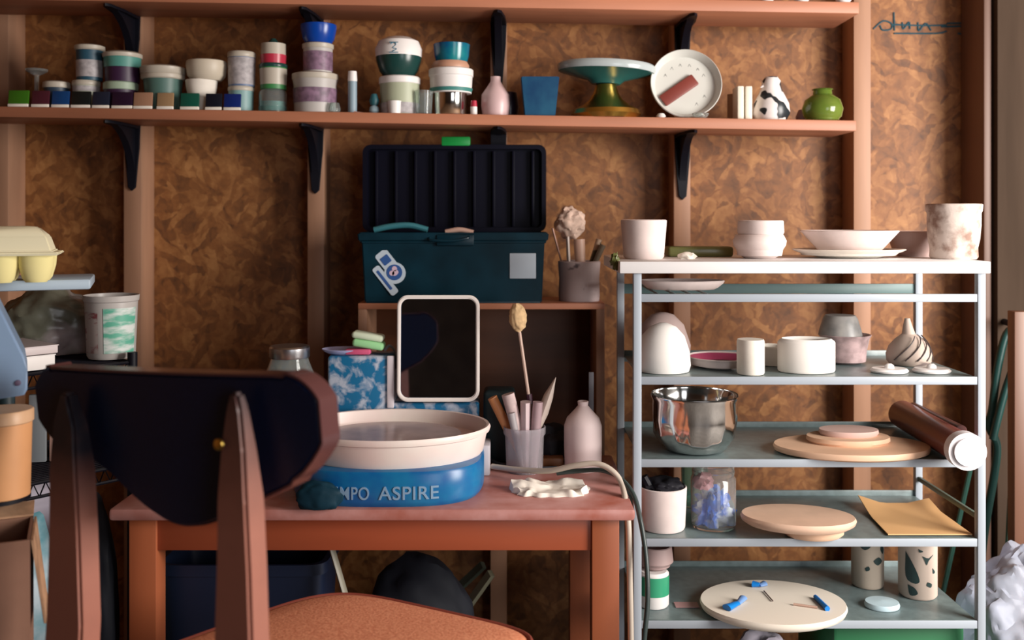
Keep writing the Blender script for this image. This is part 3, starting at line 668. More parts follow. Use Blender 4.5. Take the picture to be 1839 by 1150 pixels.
tool('wooden_tool', 'thick clay-coated tool upright in the middle of the tool glass', (944, 850), (944, 722), [.017, .018, .018], c('pale_lilac_clay', .60, .47, .49), dy=-.006, flat=.6)
tag(build('wooden_knife', tube([P(953, 842, D+.004), P(966, 768, D+.004), P(975, 740, D+.004), P(985, 712, D+.004), P(998, 678, D+.004)], [.005, .010, .016, .0135, .001], 10, flat=.7), c('pale_knife', .60, .50, .44)), 'long pale pointed wooden knife leaning right in the tool glass', 'tool')
tool('wooden_tool', 'mauve rod beside the pointed knife in the tool glass', (956, 850), (966, 722), [.009, .010, .010], c('mauve_rod', .40, .28, .30), dy=-.016)
sp = empty('sponge_stick', P(960, 840, D+.015), 'round sponge on a thin stick rising above the tool glass', 'sponge stick')
build('stick', tube([P(958, 830, D+.015), P(950, 715, D+.015), P(932, 590, D+.015)], .0032, 8), c('pale_dowel', .62, .44, .36), sp, world=True)
build('sponge_head', crumple(.017, .014, .028, .12, 3, 4, 4, False), c('yellow_sponge', .70, .48, .26, r=.9, var=.15, scale=90), sp, loc=P(932, 597, D+.015)-P(960, 840, D+.015), rot=(0, math.radians(-4), 0))
build('dark_ferrule', tube([P(952, 725, D+.015), P(950, 708, D+.015)], .006, 8), c('dark_maroon', .05, .012, .03), sp, world=True)
# bottle
D = dfor(TZ, 851, 33)
vessel('ceramic_bottle', 'matt white narrow-necked bottle at the back right of the table', 'bottle', 1047, D, TZ, [('body', [(31, 0), (33, 6), (34, 40), (34, 78), (29, 92), (14, 108), (9, 114), (10, 121)], c('white_pink_clay', .72, .58, .57, r=.55), 'h')])
tag(build('steel_rule', B((X(1057, 1.99), 1.985, TZ), (X(1066, 1.99), 1.988, Z(668, 1.99)), .001), c('grey_rule', .22, .22, .25)), 'thin steel rule standing upright behind the white bottle', 'rule')
# dark things behind the tool glass
o = build('power_supply', box(nb(), (X(868, 1.97), 1.955, TZ), (X(925, 1.97), 2.02, Z(700, 1.97)), .010, 3), c('black_teal_plastic', .006, .018, .022, r=.5)); tag(o, 'dark box behind the tool glass, next to the wheel', 'box')
o = build('black_bag', crumple(.055, .03, .045, .3, 2, 12, 4), c('black_cloth', .008, .007, .012, r=.7), loc=(X(985, 1.985), 1.985, TZ)); tag(o, 'crumpled black bag between the tool glass and the white bottle', 'bag')
o = build('wood_block', B((X(972, 1.93), 1.925, TZ), (X(1012, 1.93), 1.955, TZ+.018), .002), c('brown_block', .24, .10, .04)); tag(o, 'small brown wood block on the table between the tool glass and the bottle', 'block')
# rag
t = nb(); nn = 26
V = {}
outline = [(921, 868), (935, 862), (957, 853), (1000, 858), (1040, 866), (1058, 873), (1050, 880), (1020, 880), (990, 888), (965, 890), (945, 886), (932, 882)]
bmesh.ops.create_grid(t, x_segments=44, y_segments=22, size=1)
for v in t.verts:
    u, w_ = v.co.x, v.co.y
    n1 = noise.noise(Vector((u*1.6, w_*1.6, 3)))
    ex = .072*(1+.25*noise.noise(Vector((w_*2, 7, 0)))); ey = .046*(1+.5*noise.noise(Vector((u*2.4, 1, 5))))
    ang = max(abs(u), abs(w_)); rr = 1/max(math.hypot(u, w_)/max(ang, 1e-6), 1) if ang > 0 else 1
    rr = 1-(1-rr)*.6
    z = .005+.016*max(0, noise.noise(Vector((u*2.6, w_*2.2, 1)))+.1)+.012*math.exp(-((u+.75)**2+(w_+.1)**2)*14)
    v.co = Vector((u*ex*rr, w_*ey*rr, max(z, .003) if ang < .97 else .0025))
g = bmesh.ops.extrude_face_region(t, geom=t.faces[:])
for v in g['geom']:
    if isinstance(v, bmesh.types.BMVert): v.co.z += .0018
for v in t.verts: v.co.z -= .0022
o = build('paper_towel', t, c('white_paper', .80, .74, .66, r=.9), loc=(X(988, 1.75), 1.765, TZ)); tag(o, 'crumpled white paper towel on the right of the table top', 'paper towel')
# cables
def tz(px, py): # point on the table top
    D_ = FP*(ZC-TZ-.004)/(py-HZ); return P(px, py, D_)
tag(build('power_cable', tube([P(884, 838, 1.87), P(930, 844, 1.83), P(985, 846, 1.79), P(1030, 837, 1.77), P(1070, 833, 1.76), P(1098, 845, 1.75), P(1116, 868, 1.74), P(1124, 905, 1.71), P(1129, 950, 1.69), P(1131, 1040, 1.69), P(1133, 1150, 1.69), P(1136, 1460, 1.69)], .0052, 10, smooth=6), c('beige_cable', .50, .43, .36, r=.45)), 'beige cable arching over the table and hanging white beside the right table leg', 'cable')
tag(build('power_cable', tube([P(1000, 850, 1.80), P(1040, 846, 1.79), P(1080, 845, 1.77), P(1112, 858, 1.75), P(1137, 888, 1.72), P(1150, 935, 1.69), P(1160, 1000, 1.67), P(1163, 1080, 1.65), P(1155, 1180, 1.64), P(1150, 1400, 1.66), P(1148, 1488, 1.66)], .0044, 10, smooth=6), c('dark_green_cable', .035, .05, .048, r=.35)), 'dark grey-green cable dropping from the table corner in front of the rack', 'cable')
tag(build('power_cable', tube([P(872, 822, 1.96), tz(905, 836), tz(950, 842), tz(1000, 840)], .0035, 10, smooth=6), c('dark_cable', .03, .035, .045)), 'thin dark cable lying behind the beige cable near the wheel', 'cable')

# under the table
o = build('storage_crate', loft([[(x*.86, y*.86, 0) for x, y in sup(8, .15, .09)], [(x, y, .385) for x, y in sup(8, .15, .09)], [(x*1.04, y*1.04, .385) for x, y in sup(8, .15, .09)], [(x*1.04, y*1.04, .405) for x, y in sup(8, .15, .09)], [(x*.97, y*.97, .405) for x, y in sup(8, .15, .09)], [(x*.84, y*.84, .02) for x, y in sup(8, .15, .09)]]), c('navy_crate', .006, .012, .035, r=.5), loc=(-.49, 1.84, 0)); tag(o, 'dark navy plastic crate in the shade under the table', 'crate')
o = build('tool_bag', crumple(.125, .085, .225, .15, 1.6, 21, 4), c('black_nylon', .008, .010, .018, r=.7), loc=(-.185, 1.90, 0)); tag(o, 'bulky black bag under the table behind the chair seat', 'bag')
tag(build('wooden_stick', tube([P(596, 985, 1.73), P(632, 1110, 1.72), P(690, 1330, 1.70)], .009, 8, flat=.5), c('greyed_wood', .24, .22, .17)), 'greyed wooden stick leaning under the table at left', 'stick')
for i, (p0, p1, lab_, cc) in enumerate((((882, 1030), (800, 1150), 'pale greenish plank leaning under the table beside the stud, nearer one', (.26, .25, .17)), ((868, 1015), (750, 1130), 'dark greenish plank leaning under the table behind the nearer one', (.10, .13, .10)))):
    D_ = 2.08+i*.07
    a = P(*p0, D_); b = P(*p1, D_); d = (b-a)/(a.z-b.z); e = b+d*b.z
    t = tube([a, e+Vector((0, 0, .012))], .02, 4, flat=.5)
    tag(build('plank', t, c('plank_%d' % i, *cc, r=.7)), lab_, 'plank')

# ------------------------------------------------------------------ chair
ang = math.radians(28); CX, CY = -.457, 1.254
ch = empty('chair', (CX, CY, 0), 'dark-backed wooden chair with orange padded seat in the foreground', 'chair', rz=-ang)
# local: +x = chair's right, +y = forward
UL, UR = -.240, .262
us = [-.240, -.225, -.19, -.14, -.1, -.03, .03, .09, .14, .2, .235, .258, .262]
bot = [.728, .716, .710, .707, .698, .655, .634, .645, .675, .703, .722, .742, .748]
def interp(u, A, C_):
    for i in range(len(A)-1):
        if u <= A[i+1]: f = (u-A[i])/(A[i+1]-A[i]); return C_[i]+(C_[i+1]-C_[i])*f
    return C_[-1]
def sm(u): return sum(interp(max(UL, min(UR, u+d)), us, bot) for d in (-.02, -.01, 0, .01, .02))/5
def ends(u):
    e = abs(u)/(UR if u > 0 else -UL)
    zt_ = .832+.045*u*1.1-.012*max(0, (e-.75)/.25)**2; zb2 = sm(u)
    d = (UR-u) if u > 0 else (u-UL)
    if d < .045:
        q = 1-d/.045; mid = (zt_+zb2)/2+.004; h2 = (zt_-zb2)/2*math.sqrt(max(0, 1-.70*q**2.6)); return mid+h2, mid-h2
    return zt_, zb2
def fwd(u): return .28*u*u
t = nb(); nu, nv = 90, 16; F = []; K = []
def uat(i): f = i/nu; g = .5-.5*math.cos(math.pi*f); g = .65*g+.35*f; return UL+(UR-UL)*g
for i in range(nu+1):
    u = uat(i); f_, k_ = [], []
    zt_, zb2 = ends(u)
    for j in range(nv+1):
        v = j/nv; z = zb2+(zt_-zb2)*v
        lean = -.12*(z-.73)
        f_.append(t.verts.new((u, fwd(u)-.010+lean, z))); k_.append(t.verts.new((u, fwd(u)+.026+lean, z)))
    F.append(f_); K.append(k_)
for i in range(nu):
    for j in range(nv):
        t.faces.new((F[i][j], F[i+1][j], F[i+1][j+1], F[i][j+1])); t.faces.new((K[i][j], K[i][j+1], K[i+1][j+1], K[i+1][j]))
bor = []
for i in range(nu): bor.append(((F[i][0], K[i][0], K[i+1][0], F[i+1][0]))); bor.append((F[i][nv], F[i+1][nv], K[i+1][nv], K[i][nv]))
for j in range(nv): bor.append((F[0][j], F[0][j+1], K[0][j+1], K[0][j])); bor.append((F[nu][j], K[nu][j], K[nu][j+1], F[nu][j+1]))
for q in bor: t.faces.new(q)
bmesh.ops.remove_doubles(t, verts=t.verts[:], dist=.0001)
bmesh.ops.recalc_face_normals(t, faces=t.faces[:])
hard = [e for e in t.edges if len(e.link_faces) == 2 and e.calc_face_angle(0) > 1.0]
bmesh.ops.bevel(t, geom=hard, offset=.004, segments=3, affect='EDGES')
bk = build('backrest', t, NAVY, ch, sharp=1.2)
EDGE = c('reddish_edge_band', .09, .035, .035, r=.22)
# edge band round the right end and along the top
pts = []
for i in range(nu+1):
    u = uat(i)
    if u > -.21: z = ends(u)[0]; pts.append(Vector((u, fwd(u)+.008-.12*(z-.73), z)))
zt_, zb2 = ends(UR)
for q in range(1, 6):
    z = zt_+(zb2-zt_)*q/6; pts.append(Vector((UR, fwd(UR)+.008-.12*(z-.73), z)))
for i in range(nu, -1, -1):
    u = uat(i)
    if u > .13: z = ends(u)[1]; pts.append(Vector((u, fwd(u)+.008-.12*(z-.73), z)))
eb = nb(); R_ = []
for i, p in enumerate(pts):
    d = (pts[min(i+1, len(pts)-1)]-pts[max(i-1, 0)]); d.y = 0; d.normalize(); n = Vector((-d.z, 0, d.x))
    R_.append([eb.verts.new(p+Vector((0, -.0165, 0))-n*.001), eb.verts.new(p+Vector((0, -.0165, 0))+n*.0022), eb.verts.new(p+Vector((0, .0165, 0))+n*.0022), eb.verts.new(p+Vector((0, .0165, 0))-n*.001)])
for A, C_ in zip(R_, R_[1:]):
    for q in range(4): eb.faces.new((A[q], A[(q+1) % 4], C_[(q+1) % 4], C_[q]))
eb.faces.new(R_[0][::-1]); eb.faces.new(R_[-1])
build('edge_band', eb, EDGE, bk)
LEGM = shade_fade('chair_leg_shade_fade', (.34, .13, .09), (.012, .010, .018), .62, .73)  # shade on the upper leg is painted into the wood colour
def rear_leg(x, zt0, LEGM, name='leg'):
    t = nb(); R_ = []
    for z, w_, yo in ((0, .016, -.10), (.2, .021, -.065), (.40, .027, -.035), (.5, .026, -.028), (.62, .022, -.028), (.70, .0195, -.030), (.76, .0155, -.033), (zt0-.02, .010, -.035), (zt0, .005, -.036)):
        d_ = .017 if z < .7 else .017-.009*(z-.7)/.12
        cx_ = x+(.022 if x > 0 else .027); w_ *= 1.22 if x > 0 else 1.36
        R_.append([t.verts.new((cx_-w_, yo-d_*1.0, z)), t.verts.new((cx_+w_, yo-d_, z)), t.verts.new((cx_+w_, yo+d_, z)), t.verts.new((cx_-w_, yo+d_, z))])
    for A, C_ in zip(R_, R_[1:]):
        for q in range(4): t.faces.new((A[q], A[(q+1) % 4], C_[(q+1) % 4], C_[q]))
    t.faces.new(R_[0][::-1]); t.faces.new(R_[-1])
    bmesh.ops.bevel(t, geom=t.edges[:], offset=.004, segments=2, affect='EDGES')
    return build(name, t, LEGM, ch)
lR = rear_leg(.15, .825, shade_fade('right_leg_shade_fade', (.34, .13, .09), (.02, .012, .016), .66, .84)); lL = rear_leg(-.15, .80, LEGM)  # right leg: painted shade starts higher and fades more slowly
build('screw', lathe([(0, 0), (.007, 0), (.0065, .003), (0, .005)], 16, M=Matrix.Translation((.158, -.050, .765)) @ Matrix.Rotation(math.radians(90), 4, 'X')), BRASS, lR)
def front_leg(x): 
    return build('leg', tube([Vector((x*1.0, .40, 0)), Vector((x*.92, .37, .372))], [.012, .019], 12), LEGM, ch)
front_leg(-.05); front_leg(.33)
# seat
SZ = .405
ns = 64; corners = [(-.155, -.02), (.235, -.02), (.375, .425), (-.052, .425)]
def seat_ring(scale, z):
    cx_ = sum(p[0] for p in corners)/4; cy_ = sum(p[1] for p in corners)/4
    out = []
    for i in range(ns):
        th = 2*math.pi*i/ns; c_, s_ = math.cos(th), math.sin(th); n = 5
        uu = math.copysign(abs(c_)**(2/n), c_); vv = math.copysign(abs(s_)**(2/n), s_)
        f1, f2 = (uu+1)/2, (vv+1)/2
        xa = corners[0][0]+(corners[1][0]-corners[0][0])*f1; xb = corners[3][0]+(corners[2][0]-corners[3][0])*f1
        x = xa+(xb-xa)*f2; y = -.02+.445*f2
        out.append((cx_+(x-cx_)*scale, cy_+(y-cy_)*scale, z))
    return out
build('seat_cushion', loft([seat_ring(.97, SZ-.03), seat_ring(1, SZ-.024), seat_ring(1, SZ-.008), seat_ring(.975, SZ-.001), seat_ring(.9, SZ+.004), seat_ring(.7, SZ+.009), seat_ring(.4, SZ+.012), seat_ring(.1, SZ+.013)]), c('orange_fabric', .58, .19, .095, r=.9, scale=260, col2=(.74, .30, .16), thr=(.4, .6), bump=.4), ch)
rp_ = seat_ring(1.0, SZ-.004)
build('piping', tube([Vector(p) for p in rp_+[rp_[0]]], .0042, 8), c('maroon_piping', .24, .05, .03, r=.7), ch)
build('seat_frame', loft([seat_ring(.93, SZ-.06), seat_ring(.96, SZ-.058), seat_ring(.96, SZ-.03)]), c('chair_rail_wood', .16, .06, .035), ch)

# ------------------------------------------------------------------ metal rack
RF, RB = 1.78, 2.053
rxl, rxr = .2284, .855
rk = empty('metal_rack', ((rxl+rxr)/2, (RF+RB)/2, 0), 'grey metal shelf rack with white board top holding the drying pottery', 'rack')
pw = .0075
zt_r = .9495
for x, y, nm in ((rxl, RF, 0), (rxr, RF, 0), (rxl, RB, 1), (rxr, RB, 1)):
    W('post', (x-pw, y-pw, 0), (x+pw, y+pw, zt_r-.021), RACK, rk, .002)
W('top_board', (X(1113, 1.765), 1.765, zt_r-.022), (X(1780, 1.765), 2.075, zt_r), WHITEBOARD, rk, .002)
SH = [.8896, .739, .5886, .444, .2946, .12]
for z in SH:
    bm = nb()
    if z == SH[0]:
        box(bm, (rxl+pw, RB-.002, z-.021), (rxr-pw, RB+.002, z), .001)
        for x in (.27, .30, .33, .36): tube([(x, RF, z-.002), (x, RB, z-.002)], .002, 6, bm)
        box(bm, (rxl+pw, RF-.004, z-.0145), (rxr-pw, RF+.001, z), .001)
        build('open_shelf', bm, c('teal_grey_enamel', .10, .17, .17), rk, world=True)
    else:
        box(bm, (rxl+pw, RF-.004, z-.0145), (rxr-pw, RF+.001, z+.0), .001)
        box(bm, (rxl+pw, RF-.002, z-.004), (rxr-pw, RB+.002, z-.001), 0)
        box(bm, (rxl+pw, RB, z-.014), (rxr-pw, RB+.004, z+.010), .001)
        build('shelf', bm, RACKS, rk, world=True)
    bm = nb(); box(bm, (rxl+pw, RF-.006, z-.0145), (rxr-pw, RF-.004, z), .0008)
    build('front_lip', bm, RACK, rk, world=True)
W('side_rail', (rxr-.003, RF+pw, .475), (rxr+.003, RB-pw, .485), c('green_rail', .12, .16, .13), rk)
ZT = zt_r
# --- top board
vessel('cup', 'tall tapered white bisque cup at the left end of the rack top', 'cup', 1156, 1.88, ZT, [('body', [(33, 0), (36, 4), (41, 66), (41, 69)], BISQUE, 'h', .004)])
D = 1.99
t = nb(); box(t, (X(1196, D), D-.03, 0), (X(1312, D), D+.03, .021), .006, 3)
tag(build('long_dish', t, c('olive_glaze', .16, .17, .06, r=.3), loc=(0, 0, ZT)), 'long olive green dish behind the tall cup on the rack top', 'dish')
o = build('clay_lump', crumple(.017, .012, .008, .3, 2, 31, 3), BISQUE2, loc=(X(1232, 1.88), 1.87, ZT)); tag(o, 'small pale clay lump in front of the olive dish on the rack top', 'clay')
vessel('bowl', 'squat rounded white bowl supporting another bowl on the rack top', 'bowl', 1364, 1.90, ZT, [('body', [(26, 0), (34, 5), (46, 24), (47, 32), (42, 42)], BISQUE, 'h', .004)])
vessel('bowl', 'smaller white bowl nested on the squat rounded bowl, rack top', 'bowl', 1366, 1.90, ZT+hpx(41, 1.9), [('body', [(36, -4), (41, 6), (40, 26)], BISQUE, 'h', .004)])
vessel('plate', 'shallow white plate under the wide bowl on the rack top', 'plate', 1524, 1.92, ZT, [('body', [(44, 0), (52, 1), (92, 11), (100, 15)], BISQUE2, 'h', .004)], sy=.75)
vessel('bowl', 'wide shallow pale pink bowl resting in a plate on the rack top', 'bowl', 1526, 1.92, ZT+.008, [('body', [(46, 0), (56, 7), (84, 38), (87, 41)], BISQUE, 'h', .004)], sy=.75)
vessel('bowl', 'pinkish bowl behind the textured vase on the rack top', 'bowl', 1640, 2.0, ZT, [('body', [(26, 0), (34, 8), (44, 36), (44, 44)], c('dim_pink', .55, .40, .37), 'h', .004)])
BARK = c('bark_texture', .68, .58, .52, r=.85, scale=34, col2=(.30, .19, .15), thr=(.44, .64), bump=1.0, detail=6)
def barkfn(v):
    n = noise.noise(Vector(v)*45)*.0015; return v+Vector((v.x, v.y, 0)).normalized()*n if math.hypot(v.x, v.y) > .01 else v
vessel('vase', 'tall bark-textured cylindrical vase at the right end of the rack top', 'vase', 1713, 1.88, ZT, [('body', [(38, 0), (41, 4), (40, 20), (43, 35), (45, 60), (45, 82), (47, 86), (48, 97)], BARK, 'h', .005)], fn=barkfn)
# --- first shelf
vessel('plate', 'oval pale pink plate on the uppermost metal shelf', 'plate', 1225, 1.90, SH[0], [('body', [(58, 0), (64, 3), (74, 11), (76, 15)], BISQUE, 'h', .004)], sy=.62)
# --- second shelf
z = SH[1]
vessel('dome', 'large white egg-shaped dome at the left of the second metal shelf', 'dome', 1191, 1.85, z, [('body', [(46, 0), (49, 10), (47, 34), (38, 62), (24, 78), (8, 85)], c('chalk_white', .80, .76, .72, r=.8), 's')])
vessel('dome', 'grey-pink dome just behind the large white one', 'dome', 1190, 1.965, z, [('body', [(48, 0), (50, 30), (38, 66), (20, 84), (6, 88)], c('grey_pink', .40, .30, .28, r=.8), 's')], sy=.8)
vessel('shallow_bowl', 'shallow white bowl with raspberry pink inside on the second metal shelf', 'bowl', 1296, 1.90, z, [('body', [(42, 0), (46, 2), (62, 18)], BISQUE, 'h', .003), ('pink_inside', [(58, 16.5), (40, 6)], c('raspberry', .42, .06, .14, r=.3), 'o')])
vessel('cylinder_vessel', 'tall narrow cream cylinder on the second metal shelf', 'cylinder', 1348, 1.81, z, [('body', [(23, 0), (24.5, 3), (24.5, 58), (23, 62)], BISQUE2, 's')])
vessel('cylinder_vessel', 'small cream ring partly hidden behind the wide oval cylinder', 'cylinder', 1386, 1.93, z, [('body', [(28, 0), (28, 32)], BISQUE2, 'h', .005)])
vessel('oval_vessel', 'wide oval cream-white cylinder in the middle of the second metal shelf', 'cylinder', 1448, 1.84, z, [('body', [(49, 0), (51, 3), (51, 52), (49, 55)], c('plaster_white', .80, .75, .70, r=.85), 'h', .012)], sy=.7)
z2 = z
vessel('bowl', 'translucent pinkish bowl under the upturned grey cup', 'bowl', 1517, 1.95, z2, [('body', [(28, 0), (34, 4), (42, 44), (46, 50)], c('pink_cloudy', .42, .30, .30, r=.3, var=.3, scale=40), 'h', .003)])
vessel('upturned_cup', 'grey speckled cup turned upside down on the pinkish bowl', 'cup', 1509, 1.95, z2+hpx(49, 1.95), [('body', [(38, 0), (36, 10), (30, 30), (26, 36)], c('grey_speckle', .34, .32, .30, r=.35, scale=24, col2=(.16, .16, .16)), 's')])
D = 1.93; k = D/FP
on = empty('garlic_shaped_jar', (X(1632, D), D, z), 'beige garlic-shaped jar with dark carved lines and a pointed knob', 'jar')
SW = c('carved_beige', .48, .38, .32, r=.6, scale=12, col2=(.16, .12, .11), thr=(.60, .66), stretch=(1, 1, 3), detail=2)
build('body', lathe([(a*k, b*k) for a, b in ((0, 0), (33, 0), (38, 6), (39, 18), (34, 32), (24, 44), (12, 54), (0, 56))]), SW, on)
build('knob', tube([Vector((0, 0, 50*k)), Vector((-.002, 0, 66*k)), Vector((-.003, 0, 82*k))], [.014, .005], 12, smooth=4), SW, on)
bm = nb()
for q in range(5):
    a0 = -2.6+q*.5
    pts = []
    for s_ in range(9):
        f = s_/8; hh = 10+42*f; rr = 39.5*math.cos((hh/60)**1.5*1.25)+.8
        a1 = a0+f*1.1; pts.append(Vector((math.cos(a1)*rr*k, math.sin(a1)*rr*k, hh*k)))
    tube(pts, .0012, 6, bm)
build('carved_lines', bm, c('dark_slip', .06, .045, .045), on)
for px_, lab_ in ((1597, 'flat white clay disc with a small nub, left of the pair at the shelf edge'), (1673, 'flat white clay disc with a small nub, right of the pair at the shelf edge')):
    vessel('clay_disc', lab_, 'disc', px_, 1.83, z, [('disc', [(32, 0), (34, 3), (30, 7)], WHITE, 's'), ('nub', [(9, 6), (8, 12), (4, 15)], WHITE, 's')], 'pair of flat clay discs', sy=.8)
# --- third shelf
z = SH[2]
def dimp(v):
    r_ = math.hypot(v.x, v.y)
    if r_ > .03:
        a1 = math.atan2(v.y, v.x); f = .006*noise.noise(Vector((math.cos(a1)*3.2, math.sin(a1)*3.2, v.z*34)))*math.sin(min(1, max(0, (v.z/.09)))*math.pi); return v+Vector((v.x, v.y, 0)).normalized()*f
    return v
vessel('steel_bowl', 'polished dimpled steel bowl at the left of the third metal shelf', 'bowl', 1247, 1.85, z, [('body', [(44, 0), (58, 7), (71, 28), (75, 58), (75, 90), (78, 96), (78, 100)], STEEL, 'h', .002)], fn=dimp, seg=88)
vessel('throwing_bat', 'large round wooden bat, lowest of three stacked on the third metal shelf', 'bat', 1529, 1.835, z, [('body', [(130, 0), (137, 3), (139, 9), (137, 13)], WOODLT, 's')], 'three stacked round bats', sy=.62, seg=64)
vessel('throwing_bat', 'middle-sized round wooden bat between the large and the smallest one', 'bat', 1523, 1.855, z+hpx(13, 1.835), [('body', [(70, 0), (74, 4), (73, 11)], WOODLT, 's')], 'three stacked round bats', sy=.66, seg=56)
vessel('throwing_bat', 'smallest pinkish round bat, topmost of three on the third metal shelf', 'bat', 1524, 1.865, z+hpx(13, 1.835)+hpx(11, 1.855), [('body', [(50, 0), (53, 4), (52, 10)], c('pink_bat', .62, .42, .37, r=.6), 's')], 'three stacked round bats', sy=.66, seg=56)
def roller(label, pa, pb, ra, m, cap, z):
    a = Vector(pa); b = Vector(pb)
    r = empty('rolled_tube', a, label, 'tube')
    d = (b-a).normalized()
    build('tube_body', tube([a, b], ra, 28), m, r, world=True)
    if cap:
        build('end_cap', tube([a-d*.012, a-d*.001, a+d*.010], [ra*1.16, ra*1.16, ra*1.16], 32), cap, r, world=True)
        build('cap_disc', tube([a-d*.0165, a-d*.0115], ra*.86, 32), c('cap_white', .78, .76, .80), r, world=True)
rr = .0285
roller('long reddish-brown tube with a white end cap jutting over the third shelf', (X(1733, 1.72), 1.72, z+rr+.001), (X(1622, 2.03), 2.035, z+rr+.001), rr, c('red_brown_tube', .20, .06, .05, r=.3), c('cap_ring', .70, .66, .68), z)
roller('second darker brown tube lying behind the capped tube', (.835, 1.81, z+.044), (.838, 2.035, z+.044), .0105, c('dark_brown_tube', .12, .045, .04, r=.35), None, z)
# --- fourth shelf
z = SH[3]
vessel('pot', 'pale pink pot stuffed with black cloth at the left of the fourth metal shelf', 'pot', 1190, 1.84, z, [('body', [(38, 0), (40, 4), (43, 70), (43, 74)], BISQUE, 'h', .004)])
o = build('black_cloth', crumple(.037, .036, .018, .3, 2.4, 41, 4), c('black_cloth', .008, .007, .012), loc=(X(1192, 1.84), 1.84, z+.064)); tag(o, 'black cloth bundled in the pale pink pot', 'cloth')
tag(build('spatula', tube([P(1182, 905, 1.83), P(1156, 856, 1.83)], [.009, .008], 8), BLACK), 'black handle sticking out of the pale pink pot', 'handle')
gj = vessel('glass_jar', 'clear glass jar of blue crumpled plastic on the fourth metal shelf', 'jar', 1281, 1.85, z, [('glass', [(38, 0), (40, 5), (40, 86), (36, 92), (38, 96), (38, 100), (36, 102), (38, 105), (38, 111)], c('milky_glass', .95, .98, .98, r=.03, trans=.93, ior=1.35), 'h', .0022)])
o = build('blue_plastic', crumple(.030, .026, .040, .7, 2.6, 51, 4), c('bright_blue', .01, .12, .60, r=.3, scale=30, col2=(.55, .60, .66), thr=(.48, .6)), loc=(X(1281, 1.85), 1.85, z+.005)); tag(o, 'bright blue crumpled plastic inside the glass jar', 'plastic')
o = build('pink_wrapper', crumple(.016, .012, .018, .6, 2.6, 53, 3), c('pinkish_wrap', .55, .25, .27, r=.4), loc=(X(1264, 1.85), 1.85, z+.070)); tag(o, 'pinkish wrapper near the top inside the glass jar', 'wrapper')
vessel('glass_jar', 'second darker glass jar hidden behind the jar of blue plastic', 'jar', 1247, 1.98, z, [('glass', [(22, 0), (24, 84), (20, 92), (22, 96)], c('green_glass', .5, .72, .66, r=.05, trans=.9, ior=1.3), 'h', .002)])
vessel('bat_support', 'small round wooden bat beneath the larger one on the fourth metal shelf', 'bat', 1460, 1.795, z, [('body', [(48, 0), (54, 5), (55, 13)], WOODLT, 's')], 'two stacked bats on the fourth shelf', sy=.75)
o = vessel('throwing_bat', 'round wooden bat tilted on a smaller one, fourth metal shelf', 'bat', 1433, 1.80, z+hpx(14, 1.795)+.004, [('body', [(92, 0), (101, 6), (103, 12), (100, 17)], c('bat_tan', .66, .44, .32, r=.6, var=.06, scale=20), 's')], 'two stacked bats on the fourth shelf', sy=.66, seg=60)
o.rotation_euler = (0, math.radians(1.5), 0)
# envelope
t = nb(); pts = [P(1595, 962, 1.79), P(1746, 962, 1.79), P(1668, 905, 1.985), P(1541, 903, 1.985)]
for p in pts: p.z = z+.0015
g_ = 10; vs = {}
for i in range(g_+1):
    for j in range(g_+1):
        f, h = i/g_, j/g_
        p = (pts[0]*(1-f)+pts[1]*f)*(1-h)+(pts[3]*(1-f)+pts[2]*f)*h
        lift = .016*max(0, h-.55)/.45*max(0, 1-f*3)+.010*max(0, h-.7)/.3*max(0, (f-.7)/.3)
        vs[i, j] = (t.verts.new(p+Vector((0, 0, lift+.002))), t.verts.new(p+Vector((0, 0, lift))))
for i in range(g_):
    for j in range(g_):
        t.faces.new([vs[q][0] for q in ((i, j), (i+1, j), (i+1, j+1), (i, j+1))]); t.faces.new([vs[q][1] for q in ((i, j), (i, j+1), (i+1, j+1), (i+1, j))])
for i in range(g_):
    for (a, b) in (((i, 0), (i+1, 0)), ((i+1, g_), (i, g_)), ((0, i+1), (0, i)), ((g_, i), (g_, i+1))):
        t.faces.new((vs[a][0], vs[a][1], vs[b][1], vs[b][0]))
tag(build('envelope', t, c('manila', .72, .42, .19, r=.6)), 'manila envelope with curled corners on the fourth metal shelf', 'envelope')
# --- fifth shelf
z = SH[4]
vessel('banded_cup', 'white cup with broad green band at the left of the fifth metal shelf', 'cup', 1173, 1.85, z, [('body', [(26, 0), (28, 3), (28, 58), (24, 62)], WHITE, 's'), ('green_band', [(28.6, 22), (28.8, 56)], c('band_green', .04, .30, .16, r=.25), 'o')])
vessel('dark_lined_bowl', 'pinkish bowl with dark inside stacked on the green-banded cup', 'bowl', 1177, 1.86, z+hpx(62, 1.855), [('body', [(18, 0), (24, 5), (32, 14), (30, 32), (29, 40)], c('pinkish_stone', .42, .30, .29), 'h', .004)])
D = 1.855
bt = vessel('round_board', 'large round cream plaster board with three blue pieces, fifth metal shelf', 'board', 1388, 1.82, z, [('body', [(117, 0), (127, 5), (130, 12), (128, 17)], c('cream_plaster', .78, .70, .60, r=.8), 's')], sy=.80, seg=72)
bz = z+hpx(17, 1.82)
BB = c('azure_plastic', .01, .20, .62, r=.3)
def bp(px, py): D_ = FP*(ZC-bz-.004)/(py-HZ); p = P(px, py, D_); p.z = bz; return p
